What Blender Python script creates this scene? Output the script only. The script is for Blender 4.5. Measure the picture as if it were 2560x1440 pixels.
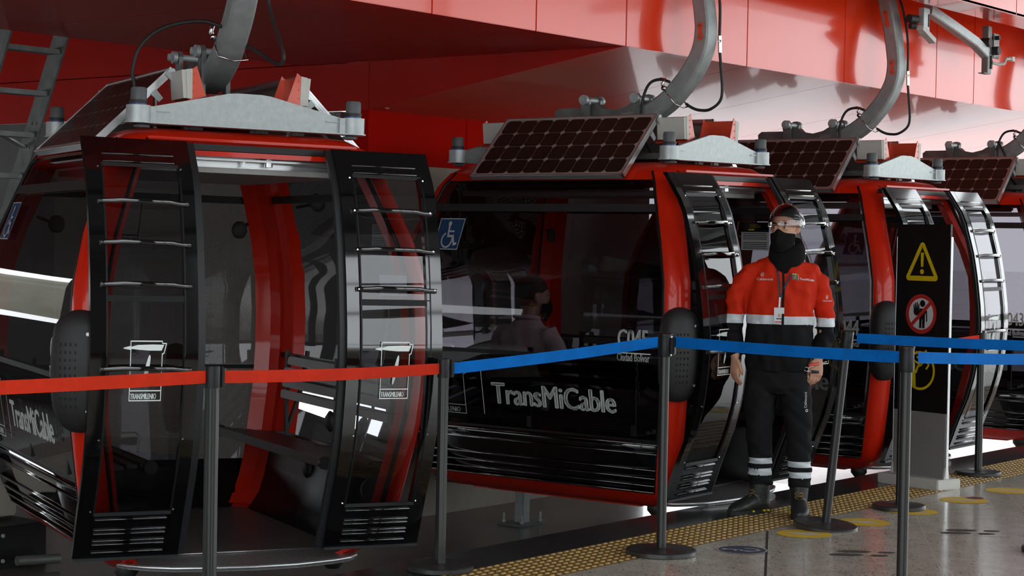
import bpy, bmesh, math, random
import numpy as np
from mathutils import Vector, Matrix
for o in list(bpy.data.objects): bpy.data.objects.remove(o)
random.seed(4)
S=bpy.context.scene; COL=S.collection; PI=math.pi
# ---------------- camera, world, exposure ----------------
# world axes: X along the line of cabins (away to the right), Y across (away from the platform), Z up
R_=Vector((0.6112877,-0.7912027,0.01804574)); U_=Vector((0.00800521,0.02898254,0.99954786)); F_=Vector((0.79136797,0.61086685,-0.02405041))
cd=bpy.data.cameras.new('camera'); cam=bpy.data.objects.new('camera',cd); COL.objects.link(cam)
cam.matrix_world=Matrix(((R_.x,U_.x,-F_.x,-9.59295),(R_.y,U_.y,-F_.y,-6.67096),(R_.z,U_.z,-F_.z,1.5),(0,0,0,1)))
cd.lens=36*4688.03/2560; cd.sensor_width=36; cd.clip_start=.05; cd.clip_end=500
S.camera=cam
W=bpy.data.worlds.new('overcast'); S.world=W; W.use_nodes=True
bg=W.node_tree.nodes['Background']; bg.inputs[0].default_value=(.92,.97,1.0,1); bg.inputs[1].default_value=5.2
S.view_settings.view_transform='Standard'; S.view_settings.look='None'; S.view_settings.gamma=1; S.view_settings.exposure=-0.40
S.view_settings.use_curve_mapping=False

# ---------------- materials ----------------
def mat(name,col,rough=.5,metal=0,coat=0,noise=0,nscale=20,bump=0,bscale=60,emit=0,spec=.5,stretch=None,coat_rough=.05):
    m=bpy.data.materials.new(name); m.use_nodes=True; nt=m.node_tree; b=nt.nodes['Principled BSDF']
    b.inputs['Base Color'].default_value=(*col,1); b.inputs['Roughness'].default_value=rough; b.inputs['Metallic'].default_value=metal
    b.inputs['Coat Weight'].default_value=coat; b.inputs['Coat Roughness'].default_value=coat_rough; b.inputs['Specular IOR Level'].default_value=spec
    if noise or bump:
        tc=nt.nodes.new('ShaderNodeTexCoord'); vec=tc.outputs['Object']
        if stretch:
            mp=nt.nodes.new('ShaderNodeMapping'); mp.inputs['Scale'].default_value=stretch; nt.links.new(vec,mp.inputs['Vector']); vec=mp.outputs[0]
    if noise:
        n=nt.nodes.new('ShaderNodeTexNoise'); n.inputs['Scale'].default_value=nscale; n.inputs['Detail'].default_value=6; n.inputs['Roughness'].default_value=.65
        nt.links.new(vec,n.inputs['Vector'])
        r=nt.nodes.new('ShaderNodeMapRange'); r.inputs[1].default_value=.3; r.inputs[2].default_value=.7; r.inputs[3].default_value=1-noise; r.inputs[4].default_value=1+noise
        nt.links.new(n.outputs[0],r.inputs[0])
        mx=nt.nodes.new('ShaderNodeVectorMath'); mx.operation='SCALE'; mx.inputs[0].default_value=col; nt.links.new(r.outputs[0],mx.inputs['Scale'])
        nt.links.new(mx.outputs[0],b.inputs['Base Color'])
    if bump:
        n2=nt.nodes.new('ShaderNodeTexNoise'); n2.inputs['Scale'].default_value=bscale; n2.inputs['Detail'].default_value=3; nt.links.new(vec,n2.inputs['Vector'])
        bp=nt.nodes.new('ShaderNodeBump'); bp.inputs['Strength'].default_value=bump; bp.inputs['Distance'].default_value=.01
        nt.links.new(n2.outputs[0],bp.inputs['Height']); nt.links.new(bp.outputs[0],b.inputs['Normal'])
    return m
def glass(name,tint,ior=1.5,rough=.01,gl=(1,1,1)):
    m=bpy.data.materials.new(name); m.use_nodes=True; nt=m.node_tree; nt.nodes.clear()
    o=nt.nodes.new('ShaderNodeOutputMaterial'); mx=nt.nodes.new('ShaderNodeMixShader'); t=nt.nodes.new('ShaderNodeBsdfTransparent'); g=nt.nodes.new('ShaderNodeBsdfGlossy'); f=nt.nodes.new('ShaderNodeFresnel')
    t.inputs[0].default_value=(*tint,1); g.inputs[0].default_value=(*gl,1); g.inputs['Roughness'].default_value=rough; f.inputs['IOR'].default_value=ior
    nt.links.new(f.outputs[0],mx.inputs[0]); nt.links.new(t.outputs[0],mx.inputs[1]); nt.links.new(g.outputs[0],mx.inputs[2]); nt.links.new(mx.outputs[0],o.inputs[0])
    return m
def checker_plate(name,col,scale,rough=.35,metal=.8,lo=.55,hi=2.2):
    """raised-bar plate: bars from two crossed wave patterns, as bump and a brighter tone on the bars"""
    m=mat(name,col,rough,metal); nt=m.node_tree; b=nt.nodes['Principled BSDF']
    tc=nt.nodes.new('ShaderNodeTexCoord'); outs=[]
    for a in (PI/4,-PI/4):
        mp=nt.nodes.new('ShaderNodeMapping'); mp.inputs['Rotation'].default_value=(0,0,a); nt.links.new(tc.outputs['UV'],mp.inputs[0])
        w=nt.nodes.new('ShaderNodeTexWave'); w.inputs['Scale'].default_value=scale; w.bands_direction='X'; nt.links.new(mp.outputs[0],w.inputs[0]); outs.append(w.outputs['Fac'])
    ml=nt.nodes.new('ShaderNodeMath'); ml.operation='MULTIPLY'; nt.links.new(outs[0],ml.inputs[0]); nt.links.new(outs[1],ml.inputs[1])
    cr=nt.nodes.new('ShaderNodeMapRange'); cr.inputs[1].default_value=.35; cr.inputs[2].default_value=.6; nt.links.new(ml.outputs[0],cr.inputs[0])
    bp=nt.nodes.new('ShaderNodeBump'); bp.inputs['Strength'].default_value=.8; bp.inputs['Distance'].default_value=.004; nt.links.new(cr.outputs[0],bp.inputs['Height']); nt.links.new(bp.outputs[0],b.inputs['Normal'])
    mx=nt.nodes.new('ShaderNodeMix'); mx.data_type='RGBA'; mx.inputs[6].default_value=(*[c*lo for c in col],1); mx.inputs[7].default_value=(*[min(1,c*hi) for c in col],1)
    nt.links.new(cr.outputs[0],mx.inputs[0]); nt.links.new(mx.outputs[2],b.inputs['Base Color'])
    return m
M={}
M['red']=mat('red_paint',(.56,.016,.003),.34,0,.32,.05,3,spec=.2)
M['redm']=mat('matte_red_panel',(.42,.006,.002),.7,0,0,.06,2,spec=.02)
M['fascia']=mat('red_enamel_panel',(.72,.040,.007),.16,0,.30,.05,1.2,.02,1.2,coat_rough=.04,spec=.35)
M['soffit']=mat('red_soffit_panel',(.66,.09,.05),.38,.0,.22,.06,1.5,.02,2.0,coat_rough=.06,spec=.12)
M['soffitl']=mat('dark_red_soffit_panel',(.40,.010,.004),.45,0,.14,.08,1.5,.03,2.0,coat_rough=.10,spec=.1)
M['black']=mat('black_gloss_paint',(.003,.003,.0035),.10,0,.9)
M['blackm']=mat('black_satin',(.008,.008,.009),.42,0,0,spec=.25)
M['rubber']=mat('black_rubber',(.016,.016,.017),.6,0,0,.1,30)
M['gasket']=mat('grey_black_gasket',(.014,.015,.016),.45,0,0,spec=.3)
M['galv']=mat('galvanised_steel',(.41,.45,.45),.5,.5,0,.11,34,.05,80)
M['galva']=mat('arm_galvanised_steel',(.27,.30,.295),.5,.4,0,.16,14,.05,60)
M['galvd']=mat('weathered_galvanised_steel',(.17,.185,.178),.5,.6,0,.28,12,.08,50)
M['alu']=mat('aluminium',(.62,.64,.65),.33,.85,0,.08,30,stretch=(1,1,8))
M['chrome']=mat('chrome',(.7,.7,.7),.12,1)
M['capgrey']=mat('grey_rubber_cap',(.09,.10,.105),.55,0,0,.1,40)
M['blue']=mat('blue_ring',(.02,.06,.2),.4)
M['cream']=mat('cream_plastic',(.50,.50,.46),.5,0,0,.08,10)
M['orange']=mat('orange_red_bracket_paint',(.62,.06,.02),.35,0,.3,.08,8)
M['cell']=mat('solar_cell',(.016,.012,.010),.3,.0,.2,.15,6)
M['sheet']=mat('solar_backsheet',(.30,.25,.22),.45)
M['glass']=glass('tinted_window',(.34,.33,.35),1.45)
M['glassd']=glass('dark_tinted_window',(.10,.10,.11),1.45)
M['glassb']=glass('clear_window',(.62,.63,.64),1.45)
M['glassdoor']=glass('door_window',(.42,.42,.45),1.6)
M['visor']=glass('visor_film',(.86,.86,.88),1.6)
M['white']=mat('white_lettering',(.74,.80,.77),.5)
M['bluesign']=mat('blue_sticker',(.012,.065,.16),.4)
M['ceil']=mat('cabin_ceiling_board',(.30,.30,.29),.5,0,0,.06,8)
M['seat']=mat('brown_grey_seat_slat',(.050,.030,.026),.4,.1,0,.15,12,stretch=(1,.2,1))
M['plate']=checker_plate('cabin_floor_plate',(.13,.12,.115),14,.35,.25,.45,2.8)
M['step']=checker_plate('step_plate',(.22,.22,.21),12,.3,.25)
M['wallplate']=checker_plate('wall_checker_plate',(.17,.16,.14),16,.5,.3,.85,1.35)
M['yellow']=mat('yellow_sign_paint',(.60,.47,.0),.5)
M['signred']=mat('sign_red',(.42,.02,.015),.5)
M['signblack']=mat('sign_black',(.006,.006,.006),.3)
M['signwhite']=mat('sign_white',(.55,.57,.58),.5)
M['post']=mat('black_post_coating',(.014,.014,.014),.33,.2,.1)
M['base']=mat('black_cast_base',(.03,.03,.03),.42,.2,.2,.2,20)
M['beltred']=mat('red_webbing',(.56,.028,.008),.75,0,0,.12,14,.2,400,spec=.12)
M['beltblue']=mat('blue_webbing',(.0,.125,.46),.7,0,0,.15,9,.2,400,spec=.12)
M['skin']=mat('skin',(.50,.26,.17),.5,0,0,.06,25)
M['skin2']=mat('passenger_skin',(.30,.16,.11),.5,0,0,.06,25)
M['lip']=mat('ear_shadowed_skin',(.36,.15,.10),.55)
M['hair']=mat('black_hair',(.010,.008,.007),.55,0,0,.3,90,.5,200)
M['jred']=mat('orange_red_jacket',(.52,.022,.005),.72,0,0,.10,7,.6,9,spec=.12)
M['jblk']=mat('black_jacket',(.008,.008,.009),.8,0,0,.12,9,.4,14,spec=.12)
M['jwht']=mat('reflective_band',(.55,.60,.63),.42,0,0,.10,22,.25,40)
M['pants']=mat('black_trousers',(.010,.010,.011),.8,0,0,.15,8,.5,14,spec=.12)
M['knit']=mat('black_fleece',(.007,.007,.007),.9,0,0,.2,60,.4,150,spec=.12)
M['boot']=mat('black_leather',(.014,.014,.014),.5,0,.1,.2,25,.3,60)
M['sole']=mat('boot_sole',(.01,.01,.01),.7)
M['navy']=mat('navy_lanyard',(.008,.012,.035),.6)
M['eyew']=mat('eye_white',(.5,.48,.46),.2)
M['iris']=mat('dark_iris',(.02,.012,.008),.15)
M['shirt']=mat('mauve_grey_shirt',(.50,.38,.40),.8,0,0,.12,60,.2,60,spec=.12)
M['conc']=mat('beige_concrete_wall',(.36,.345,.29),.75,0,0,.12,3,.15,30)
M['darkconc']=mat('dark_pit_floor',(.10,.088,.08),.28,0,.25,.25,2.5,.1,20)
M['pave']=mat('outdoor_paving',(.80,.78,.78),.7,0,0,.1,3)
M['roofm']=mat('dark_roof_sheet',(.07,.07,.07),.55,.2,0,.15,.7,stretch=(.3,6,1))
M['hill']=mat('hillside_scrub',(.10,.095,.07),.9,0,0,.5,.08)
M['paper']=mat('paper_notice',(.42,.43,.42),.6)
# granite, terrazzo, joints
def granite():
    m=mat('black_granite',(.035,.035,.036),.2,0,.15,.7,55,.02,80,stretch=(1,1.6,1)); return m
M['granite']=granite()
def terrazzo():
    m=mat('terrazzo',(.34,.325,.29),.16,0,.0); nt=m.node_tree; b=nt.nodes['Principled BSDF']; L=nt.links
    tc=nt.nodes.new('ShaderNodeTexCoord')
    n=nt.nodes.new('ShaderNodeTexNoise'); n.inputs['Scale'].default_value=7; n.inputs['Detail'].default_value=8; n.inputs['Roughness'].default_value=.7; L.new(tc.outputs['Object'],n.inputs[0])
    v=nt.nodes.new('ShaderNodeTexVoronoi'); v.inputs['Scale'].default_value=55; v.inputs['Randomness'].default_value=1; L.new(tc.outputs['Object'],v.inputs[0])
    cr=nt.nodes.new('ShaderNodeValToRGB'); e=cr.color_ramp.elements; e[0].position=.26; e[0].color=(.10,.08,.06,1); e[1].position=.36; e[1].color=(.58,.55,.465,1); L.new(v.outputs['Distance'],cr.inputs[0])
    sp=nt.nodes.new('ShaderNodeTexNoise'); sp.inputs['Scale'].default_value=60; sp.inputs['Detail'].default_value=2; L.new(tc.outputs['Object'],sp.inputs[0])
    mr=nt.nodes.new('ShaderNodeMapRange'); mr.inputs[1].default_value=.44; mr.inputs[2].default_value=.56; mr.inputs[3].default_value=0; mr.inputs[4].default_value=1; L.new(sp.outputs[0],mr.inputs[0])
    mx=nt.nodes.new('ShaderNodeMix'); mx.data_type='RGBA'; L.new(mr.outputs[0],mx.inputs[0]); mx.inputs[6].default_value=(.58,.55,.465,1); L.new(cr.outputs[0],mx.inputs[7])
    r=nt.nodes.new('ShaderNodeMapRange'); r.inputs[1].default_value=.3; r.inputs[2].default_value=.7; r.inputs[3].default_value=.78; r.inputs[4].default_value=1.15; L.new(n.outputs[0],r.inputs[0])
    sc=nt.nodes.new('ShaderNodeVectorMath'); sc.operation='SCALE'; L.new(mx.outputs[2],sc.inputs[0]); L.new(r.outputs[0],sc.inputs['Scale']); L.new(sc.outputs[0],b.inputs['Base Color'])
    return m
M['terrazzo']=terrazzo()
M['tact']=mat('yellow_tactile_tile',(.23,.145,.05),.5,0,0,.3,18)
M['dome']=mat('worn_highlit_yellow_dome',(.46,.31,.10),.45,0,0,.3,30)  # brighter than the strip: part wear, part highlight put into the colour
M['joint']=mat('floor_joint',(.03,.03,.03),.6)
M['jointl']=mat('light_floor_joint',(.42,.40,.36),.6)

# ---------------- mesh builder ----------------
class MB:
    def __init__(s): s.v=[]; s.f=[]; s.m=[]; s.uv={}
    def add(s,vs,fs,mi=0):
        o=len(s.v); s.v+= [tuple(p) for p in vs]; s.f+=[tuple(i+o for i in f) for f in fs]; s.m+=[mi]*len(fs); return s
    def box(s,c,d,mi=0,rot=None,bev=0):
        x,y,z=[q/2 for q in d]
        if bev>0 and min(x,y,z)>bev:
            bm=bmesh.new(); bmesh.ops.create_cube(bm,size=1)
            bmesh.ops.scale(bm,vec=(d[0],d[1],d[2]),verts=bm.verts); bmesh.ops.bevel(bm,geom=list(bm.edges),offset=bev,segments=2,affect='EDGES')
            vs=[v.co.copy() for v in bm.verts]; bm.verts.index_update(); fs=[[v.index for v in f.verts] for f in bm.faces]; bm.free()
        else:
            vs=[Vector(p) for p in((-x,-y,-z),(x,-y,-z),(x,y,-z),(-x,y,-z),(-x,-y,z),(x,-y,z),(x,y,z),(-x,y,z))]
            fs=[(0,3,2,1),(4,5,6,7),(0,1,5,4),(1,2,6,5),(2,3,7,6),(3,0,4,7)]
        if rot is not None: vs=[rot@v for v in vs]
        return s.add([v+Vector(c) for v in vs],fs,mi)
    def prism(s,poly,h,frame,mi=0):
        """poly (a,b) list extruded h along frame's third axis. frame=(origin,A,B,C)"""
        o,A,B,C=[Vector(q) for q in frame]; n=len(poly)
        vs=[o+A*a+B*b for a,b in poly]+[o+A*a+B*b+C*h for a,b in poly]
        fs=[tuple(range(n))[::-1],tuple(range(n,2*n))]+[(i,(i+1)%n,n+(i+1)%n,n+i) for i in range(n)]
        return s.add(vs,fs,mi)
    def rings(s,rs,mi=0,cap=True,closed=True):
        n=len(rs[0]); vs=[p for r in rs for p in r]; fs=[]
        for k in range(len(rs)-1):
            for i in range(n if closed else n-1):
                j=(i+1)%n; fs.append((k*n+i,k*n+j,(k+1)*n+j,(k+1)*n+i))
        if cap and closed: fs+=[tuple(range(n))[::-1],tuple(range((len(rs)-1)*n,len(rs)*n))]
        return s.add(vs,fs,mi)
    def lathe(s,prof,c=(0,0,0),n=24,mi=0,axis=(0,0,1)):
        a=Vector(axis).normalized(); q=a.to_track_quat('Z','Y'); c=Vector(c)
        return s.rings([[c+q@Vector((r*math.cos(2*PI*i/n),r*math.sin(2*PI*i/n),z)) for i in range(n)] for r,z in prof],mi)
    def cyl(s,a,b,r,n=16,mi=0,r2=None):
        a,b=Vector(a),Vector(b); return s.lathe([(r,0),(r if r2 is None else r2,(b-a).length)],a,n,mi,b-a)
    def tube(s,pts,r,n=8,mi=0,flat=1.0,up=None,cap=True):
        P=[Vector(p) for p in pts]; m=len(P); rr=r if hasattr(r,'__len__') else [r]*m; T=[]
        for i in range(m): T.append((P[min(i+1,m-1)]-P[max(i-1,0)]).normalized())
        x=(Vector(up) if up else (Vector((0,0,1)) if abs(T[0].z)<.9 else Vector((1,0,0)))); R=[]
        for i in range(m):
            x=(x-T[i]*x.dot(T[i])).normalized(); y=T[i].cross(x)
            q=rr[i]; qa,qb=(q if hasattr(q,'__len__') else (q,q*flat))
            R.append([P[i]+x*(qa*math.cos(2*PI*k/n))+y*(qb*math.sin(2*PI*k/n)) for k in range(n)])
        return s.rings(R,mi,cap)
    def rect_tube(s,pts,w,h,up,mi=0):
        """rectangular section, w along 'up' vector kept fixed, h perpendicular"""
        P=[Vector(p) for p in pts]; m=len(P); R=[]; up=Vector(up).normalized()
        ww=w if hasattr(w,'__len__') else [w]*m; hh=h if hasattr(h,'__len__') else [h]*m
        for i in range(m):
            T=(P[min(i+1,m-1)]-P[max(i-1,0)]).normalized(); y=T.cross(up).normalized()
            a,b=ww[i]/2,hh[i]/2; c=min(a,b)*.22
            R.append([P[i]+up*p+y*q for p,q in((a-c,b),(-a+c,b),(-a,b-c),(-a,-b+c),(-a+c,-b),(a-c,-b),(a,-b+c),(a,b-c))])
        return s.rings(R,mi)
    def sph(s,c,r,n=14,mi=0,rot=None):
        rx,ry,rz=r if hasattr(r,'__len__') else (r,r,r); c=Vector(c); R=[]
        for k in range(1,n):
            t=PI*k/n; ring=[Vector((rx*math.sin(t)*math.cos(2*PI*i/(2*n)),ry*math.sin(t)*math.sin(2*PI*i/(2*n)),-rz*math.cos(t))) for i in range(2*n)]
            R.append([c+(rot@p if rot else p) for p in ring])
        return s.rings(R,mi)
    def grid(s,fn,us,vs,mi=0,thick=0,mif=None):
        nu,nv=len(us),len(vs); P=[Vector(fn(u,v)) for v in vs for u in us]; fs=[];ms=[]
        for j in range(nv-1):
            for i in range(nu-1):
                fs.append((j*nu+i,j*nu+i+1,(j+1)*nu+i+1,(j+1)*nu+i)); ms.append(mif(us[i],vs[j]) if mif else mi)
        o=len(s.v); s.v+=[tuple(p) for p in P]; s.f+=[tuple(i+o for i in f) for f in fs]; s.m+=ms
        return s
    def build(s,name,mats,parent=None,smooth=False,loc=None,rot=0,solid=0,sub=0,uvbox=False,auto=None,wn=False):
        me=bpy.data.meshes.new(name); me.from_pydata(s.v,[],s.f); me.update()
        for m in (mats if isinstance(mats,(list,tuple)) else [mats]): me.materials.append(M[m] if isinstance(m,str) else m)
        me.polygons.foreach_set('material_index',s.m)
        bm=bmesh.new(); bm.from_mesh(me); bmesh.ops.recalc_face_normals(bm,faces=bm.faces)
        if uvbox:
            uvl=bm.loops.layers.uv.new('UVMap')
            for f in bm.faces:
                a=[abs(c) for c in f.normal]; k=a.index(max(a)); i,j=((1,2),(0,2),(0,1))[k]
                for l in f.loops: l[uvl].uv=(l.vert.co[i],l.vert.co[j])
        bm.to_mesh(me); bm.free()
        if smooth:
            me.shade_smooth()
            if auto is not None: me.set_sharp_from_angle(angle=math.radians(auto))
        o=bpy.data.objects.new(name,me); COL.objects.link(o)
        if parent: o.parent=parent
        if loc: o.location=loc
        o.rotation_euler[2]=rot
        if solid:
            md=o.modifiers.new('s','SOLIDIFY'); md.thickness=solid; md.offset=0
        if sub:
            md=o.modifiers.new('u','SUBSURF'); md.levels=sub; md.render_levels=sub
        return o
def tag(o,label=None,cat=None,group=None,kind=None):
    if label: o['label']=label
    if cat: o['category']=cat
    if group: o['group']=group
    if kind: o['kind']=kind
    return o
def empty(name,loc,rz=0,ry=0):
    o=bpy.data.objects.new(name,None); COL.objects.link(o); o.location=loc; o.rotation_mode='XYZ'; o.rotation_euler=(0,ry,rz); o.empty_display_size=.2; return o
def copy_tree(o,parent=None):
    c=o.copy(); COL.objects.link(c); c.parent=parent
    for ch in list(o.children): copy_tree(ch,c)
    return c
def lin(a,b,n): return [a+(b-a)*i/(n-1) for i in range(n)]
def catmull(P,n=6):
    P=[Vector(p) for p in P]; out=[]
    for i in range(len(P)-1):
        p0,p1,p2,p3=P[max(i-1,0)],P[i],P[i+1],P[min(i+2,len(P)-1)]
        for k in range(n):
            t=k/n; out.append(.5*((2*p1)+(p2-p0)*t+(2*p0-5*p1+4*p2-p3)*t*t+(3*p1-p0-3*p2+p3)*t**3))
    out.append(P[-1]); return out
_tc={}
def text_mesh(body,size,sx=1,bold=0,ext=0,space=1.0,align='LEFT'):
    key=(body,size,sx,bold,space,align)
    if key not in _tc:
        c=bpy.data.curves.new('lettering','FONT'); c.body=body; c.size=size; c.offset=bold; c.space_character=space; c.resolution_u=3; c.align_x=align
        o=bpy.data.objects.new('lettering',c); COL.objects.link(o); bpy.context.view_layer.update()
        me=bpy.data.meshes.new_from_object(o.evaluated_get(bpy.context.evaluated_depsgraph_get()))
        _tc[key]=([(v.co.x*sx,v.co.y) for v in me.vertices],[tuple(p.vertices) for p in me.polygons])
        bpy.data.objects.remove(o); bpy.data.curves.remove(c); bpy.data.meshes.remove(me)
    return _tc[key]
def text_on(mb,body,size,fn,sx=1,bold=0,mi=0,space=1.0,align='LEFT'):
    vs,fs=text_mesh(body,size,sx,0,0,space,align)
    for a in ((-bold,0),(bold,0),(0,-bold*.4),(0,bold*.4)) if bold else ((0,0),): mb.add([fn(x+a[0],y+a[1]) for x,y in vs],fs,mi)
def poly_on(mb,poly,fn,mi=0):
    mb.add([fn(x,y) for x,y in poly],[tuple(range(len(poly)))],mi)
def line_on(mb,pts,w,fn,mi=0,close=False):
    P=[Vector(p).to_2d() if len(p)>2 else Vector(p) for p in pts]
    if close: P.append(P[0])
    for a,b in zip(P,P[1:]):
        d=(b-a); n=Vector((-d.y,d.x)).normalized()*w/2; e=d.normalized()*w/2
        mb.add([fn(*(a-n-e)),fn(*(b-n+e)),fn(*(b+n+e)),fn(*(a+n-e))],[(0,1,2,3)],mi)
def disc_on(mb,c,r,fn,mi=0,r0=0,n=40,a0=0,a1=2*PI,ry=None):
    ry=ry or r; k=ry/r
    for i in range(n):
        t,u=a0+(a1-a0)*i/n,a0+(a1-a0)*(i+1)/n; p=lambda rr,a:(c[0]+rr*math.cos(a),c[1]+rr*k*math.sin(a))
        if r0>0: mb.add([fn(*p(r0,t)),fn(*p(r,t)),fn(*p(r,u)),fn(*p(r0,u))],[(0,1,2,3)],mi)
        else: mb.add([fn(*c),fn(*p(r,t)),fn(*p(r,u))],[(0,1,2)],mi)

# ================= THE SETTING =================
def struct(name,mb,mats,**k):
    o=mb.build(name,mats,**k); o['kind']='structure'; return o
def slab(name,x0,x1,y0,y1,z0,z1,m,**k):
    return struct(name,MB().box(((x0+x1)/2,(y0+y1)/2,(z0+z1)/2),(x1-x0,y1-y0,z1-z0)),m,**k)
EDGE=-.945
slab('floor',-22,14,-14,-1.70,-.36,0,'terrazzo')
slab('trim_1',-22,14,-1.31,EDGE,-.36,-.001,'granite')
# tactile strip with domes
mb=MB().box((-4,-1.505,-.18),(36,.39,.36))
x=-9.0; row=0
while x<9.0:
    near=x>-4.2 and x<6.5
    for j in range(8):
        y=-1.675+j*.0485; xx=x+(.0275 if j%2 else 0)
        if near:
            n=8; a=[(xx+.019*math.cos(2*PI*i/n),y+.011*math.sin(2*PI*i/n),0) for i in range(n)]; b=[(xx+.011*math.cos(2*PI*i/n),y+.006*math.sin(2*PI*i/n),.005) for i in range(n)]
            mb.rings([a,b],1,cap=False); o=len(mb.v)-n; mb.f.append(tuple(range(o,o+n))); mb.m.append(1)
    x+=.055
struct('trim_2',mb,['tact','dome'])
# floor joints (inlaid strips, a hair proud of the slab)
mb=MB()
def strip(a,b,w,mb,z=.0006,mi=0):
    a,b=Vector((*a,z)),Vector((*b,z)); n=Vector((-(b-a).y,(b-a).x,0)).normalized()*w/2; mb.add([a-n,b-n,b+n,a+n],[(0,1,2,3)],mi)
strip((-.923,-1.715),(-6.1,-4.65),.012,mb); strip((-.627,-2.084),(.9,-4.47),.004,mb)
strip((.2,-.9*2-.2),(-.627,-2.084),.003,mb,mi=1)
for k in range(-5,8):      # light diagonal joints of the terrazzo slabs
    q=.774+k*1.3; strip((q,-1.71),(q-2.247*3,-1.71-1.248*3),.003,mb,.0004,1)
struct('trim_3',mb,['joint','jointl'])
# pit below the cabins
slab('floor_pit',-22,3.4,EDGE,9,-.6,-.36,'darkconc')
slab('ground_outdoor',3.4,160,EDGE,120,-.62,-.36,'pave')
slab('ground_front',-120,160,-120,-14.2,-1.2,-.9,'pave')
slab('ground_left',-140,-22.1,-14,120,-1.2,-.9,'pave')
slab('wall_back',-.557,2.74,1.5,1.75,-.36,2.0,'conc')
# red upper band of that wall with its panel joint
mb=MB().box((1.1,1.6,2.175),(3.314,.2,.35)); mb.box((.45,1.497,2.17),(.006,.004,.33)); struct('trim_4',mb,'redm')
mb=MB().box((-.457,3.2,.99),(.2,2.9,2.70)); struct('wall_side',mb,'wallplate',uvbox=True)
mb=MB().box((-.457,6.85,.99),(.2,4.4,2.70)); struct('wall_side_rear',mb,'roofm')
slab('wall_far',-.36,3,9,9.2,-.6,5.5,'conc')
mb=MB()   # unseen rear wall added to darken left reflections, with one long window band
mb.box((-11.5,9,.15),(22,.2,1.5)); mb.box((-11.5,9,3.75),(22,.2,3.9))
for x in (-20,-16.5,-13,-9.5,-6,-2.5): mb.box((x,9,1.35),(.35,.2,.95))
struct('wall_rear',mb,'roofm')
mb=MB(); mb.box((-21.9,5.6,3.9),(.2,7,3.6)); mb.box((-21.9,3.4,1.3),(.2,11.2,.15)); mb.box((-21.9,3.4,.0),(.2,11.2,.9))
for y in (-2.1,.4,3.2,6.0,8.9): mb.box((-21.9,y,2),(.3,.3,5))
struct('wall_end',mb,'roofm')
# the red housing: fascia, level soffit, sloping soffit
mb=MB()
xs=[-14,-6.6,-5.2,-3.9,-2.304,-1.426,-.557,.813,2.131,3.602,4.284,5.6,7,8.5,10,11.5,13]
for a,b in zip(xs,xs[1:]):
    mb.box(((a+b)/2,-.49,3.33),((b-a)-.006,.02,1.35),bev=.003)
mb.box((-.5,-.46,3.33),(27,.02,1.34))
struct('wall_fascia',mb,'fascia',smooth=False)
mb=MB()
for a,b in zip([-14,-5.2,-3.0,-1.426],[-5.2,-3.0,-1.426,-.557]):
    mb.box(((a+b)/2,.8,2.665),((b-a)-.006,2.58,.02),bev=.003)
mb.box((-7.2,2.11,2.70),(13.3,.03,.09)); mb.box((-7.2,.82,2.69),(13.3,2.4,.02))
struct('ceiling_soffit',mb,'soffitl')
mb=MB()
for i in range(6,len(xs)-1):
    a,b=xs[i]+.003,xs[i+1]-.003
    mb.add([(a,-.498,2.6555),(b,-.498,2.6555),(b,1.5,2.344),(a,1.5,2.344),(a,-.478,2.66),(b,-.478,2.66),(b,1.5,2.37),(a,1.5,2.37)],[(0,3,2,1),(4,5,6,7),(0,1,5,4),(1,2,6,5),(2,3,7,6),(3,0,4,7)])
mb.box((6.2,.53,2.72),(13.5,1.9,.02)); mb.box((6.2,1.6,2.62),(13.5,.2,.50))
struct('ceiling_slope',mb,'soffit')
mb=MB()   # vertical red face where the two soffits part, running on to the back
mb.add([(-.557,-.48,2.655),(-.557,1.5,2.655),(-.557,1.5,2.344),(-.53,-.48,2.655),(-.53,1.5,2.655),(-.53,1.5,2.344)],[(0,1,2),(5,4,3),(0,3,4,1),(1,4,5,2),(2,5,3,0)])
for a,b in ((1.5,3.2),(3.2,5.4),(5.4,9)):
    mb.box((-.54,(a+b)/2,2.498),(.035,b-a-.008,.308)); mb.box((-.54,(a+b)/2,3.35),(.035,b-a-.008,1.38))
mb.box((-.49,5.2,2.9),(.04,7.6,1.1))
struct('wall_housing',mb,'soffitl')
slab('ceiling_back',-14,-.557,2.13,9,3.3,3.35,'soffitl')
mb=MB()   # outer housing beyond the hanger slot
for a,b in zip([-14,-2.5,.0,3.35,5.6,8,10.4],[-2.5,0,3.35,5.6,8,10.4,13]):
    mb.box(((a+b)/2,-1.22,4.4),((b-a)-.006,.02,2.39),bev=.003); mb.box(((a+b)/2,-1.09,3.214),((b-a)-.006,.28,.02))
mb.box((-.5,-.96,4.4),(27,.02,2.37))
struct('wall_canopy',mb,'fascia')
# unseen hall roof with gaps added to light the platform, beams, side walls, columns
mb=MB()
for a,b in ((-12.5,-10.2),(-9.0,-6.6),(-5.4,-3.4)): mb.box((10.2,(a+b)/2,5.71),(13.6,b-a,.18))
mb.box((-2.7,-7,5.71),(12.2,11,.18)); mb.box((-19.5,-7,5.71),(3,11,.18)); mb.box((-13.4,-2.5,5.71),(9.4,2,.18)); mb.box((6.8,-2.45,5.71),(6.8,2,.18)); mb.box((-13.4,-12,5.71),(9.4,1,.18)); mb.box((-2,.4,5.71),(38,5.2,.18)); mb.box((-9,6.1,5.71),(24,6.2,.18))
for x in range(-20,17,2): mb.box((x,-6.2,5.71),(.12,8.2,.12))
struct('roof',mb,'roofm')
mb=MB()
for y in (-11.5,-8.5,-5.5,-2.5): mb.box((-2,y,5.5),(38,.18,.24))
for x in range(-20,17,4): mb.box((x,-7,5.42),(.14,11,.16))
struct('trim_5',mb,'roofm')
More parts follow.
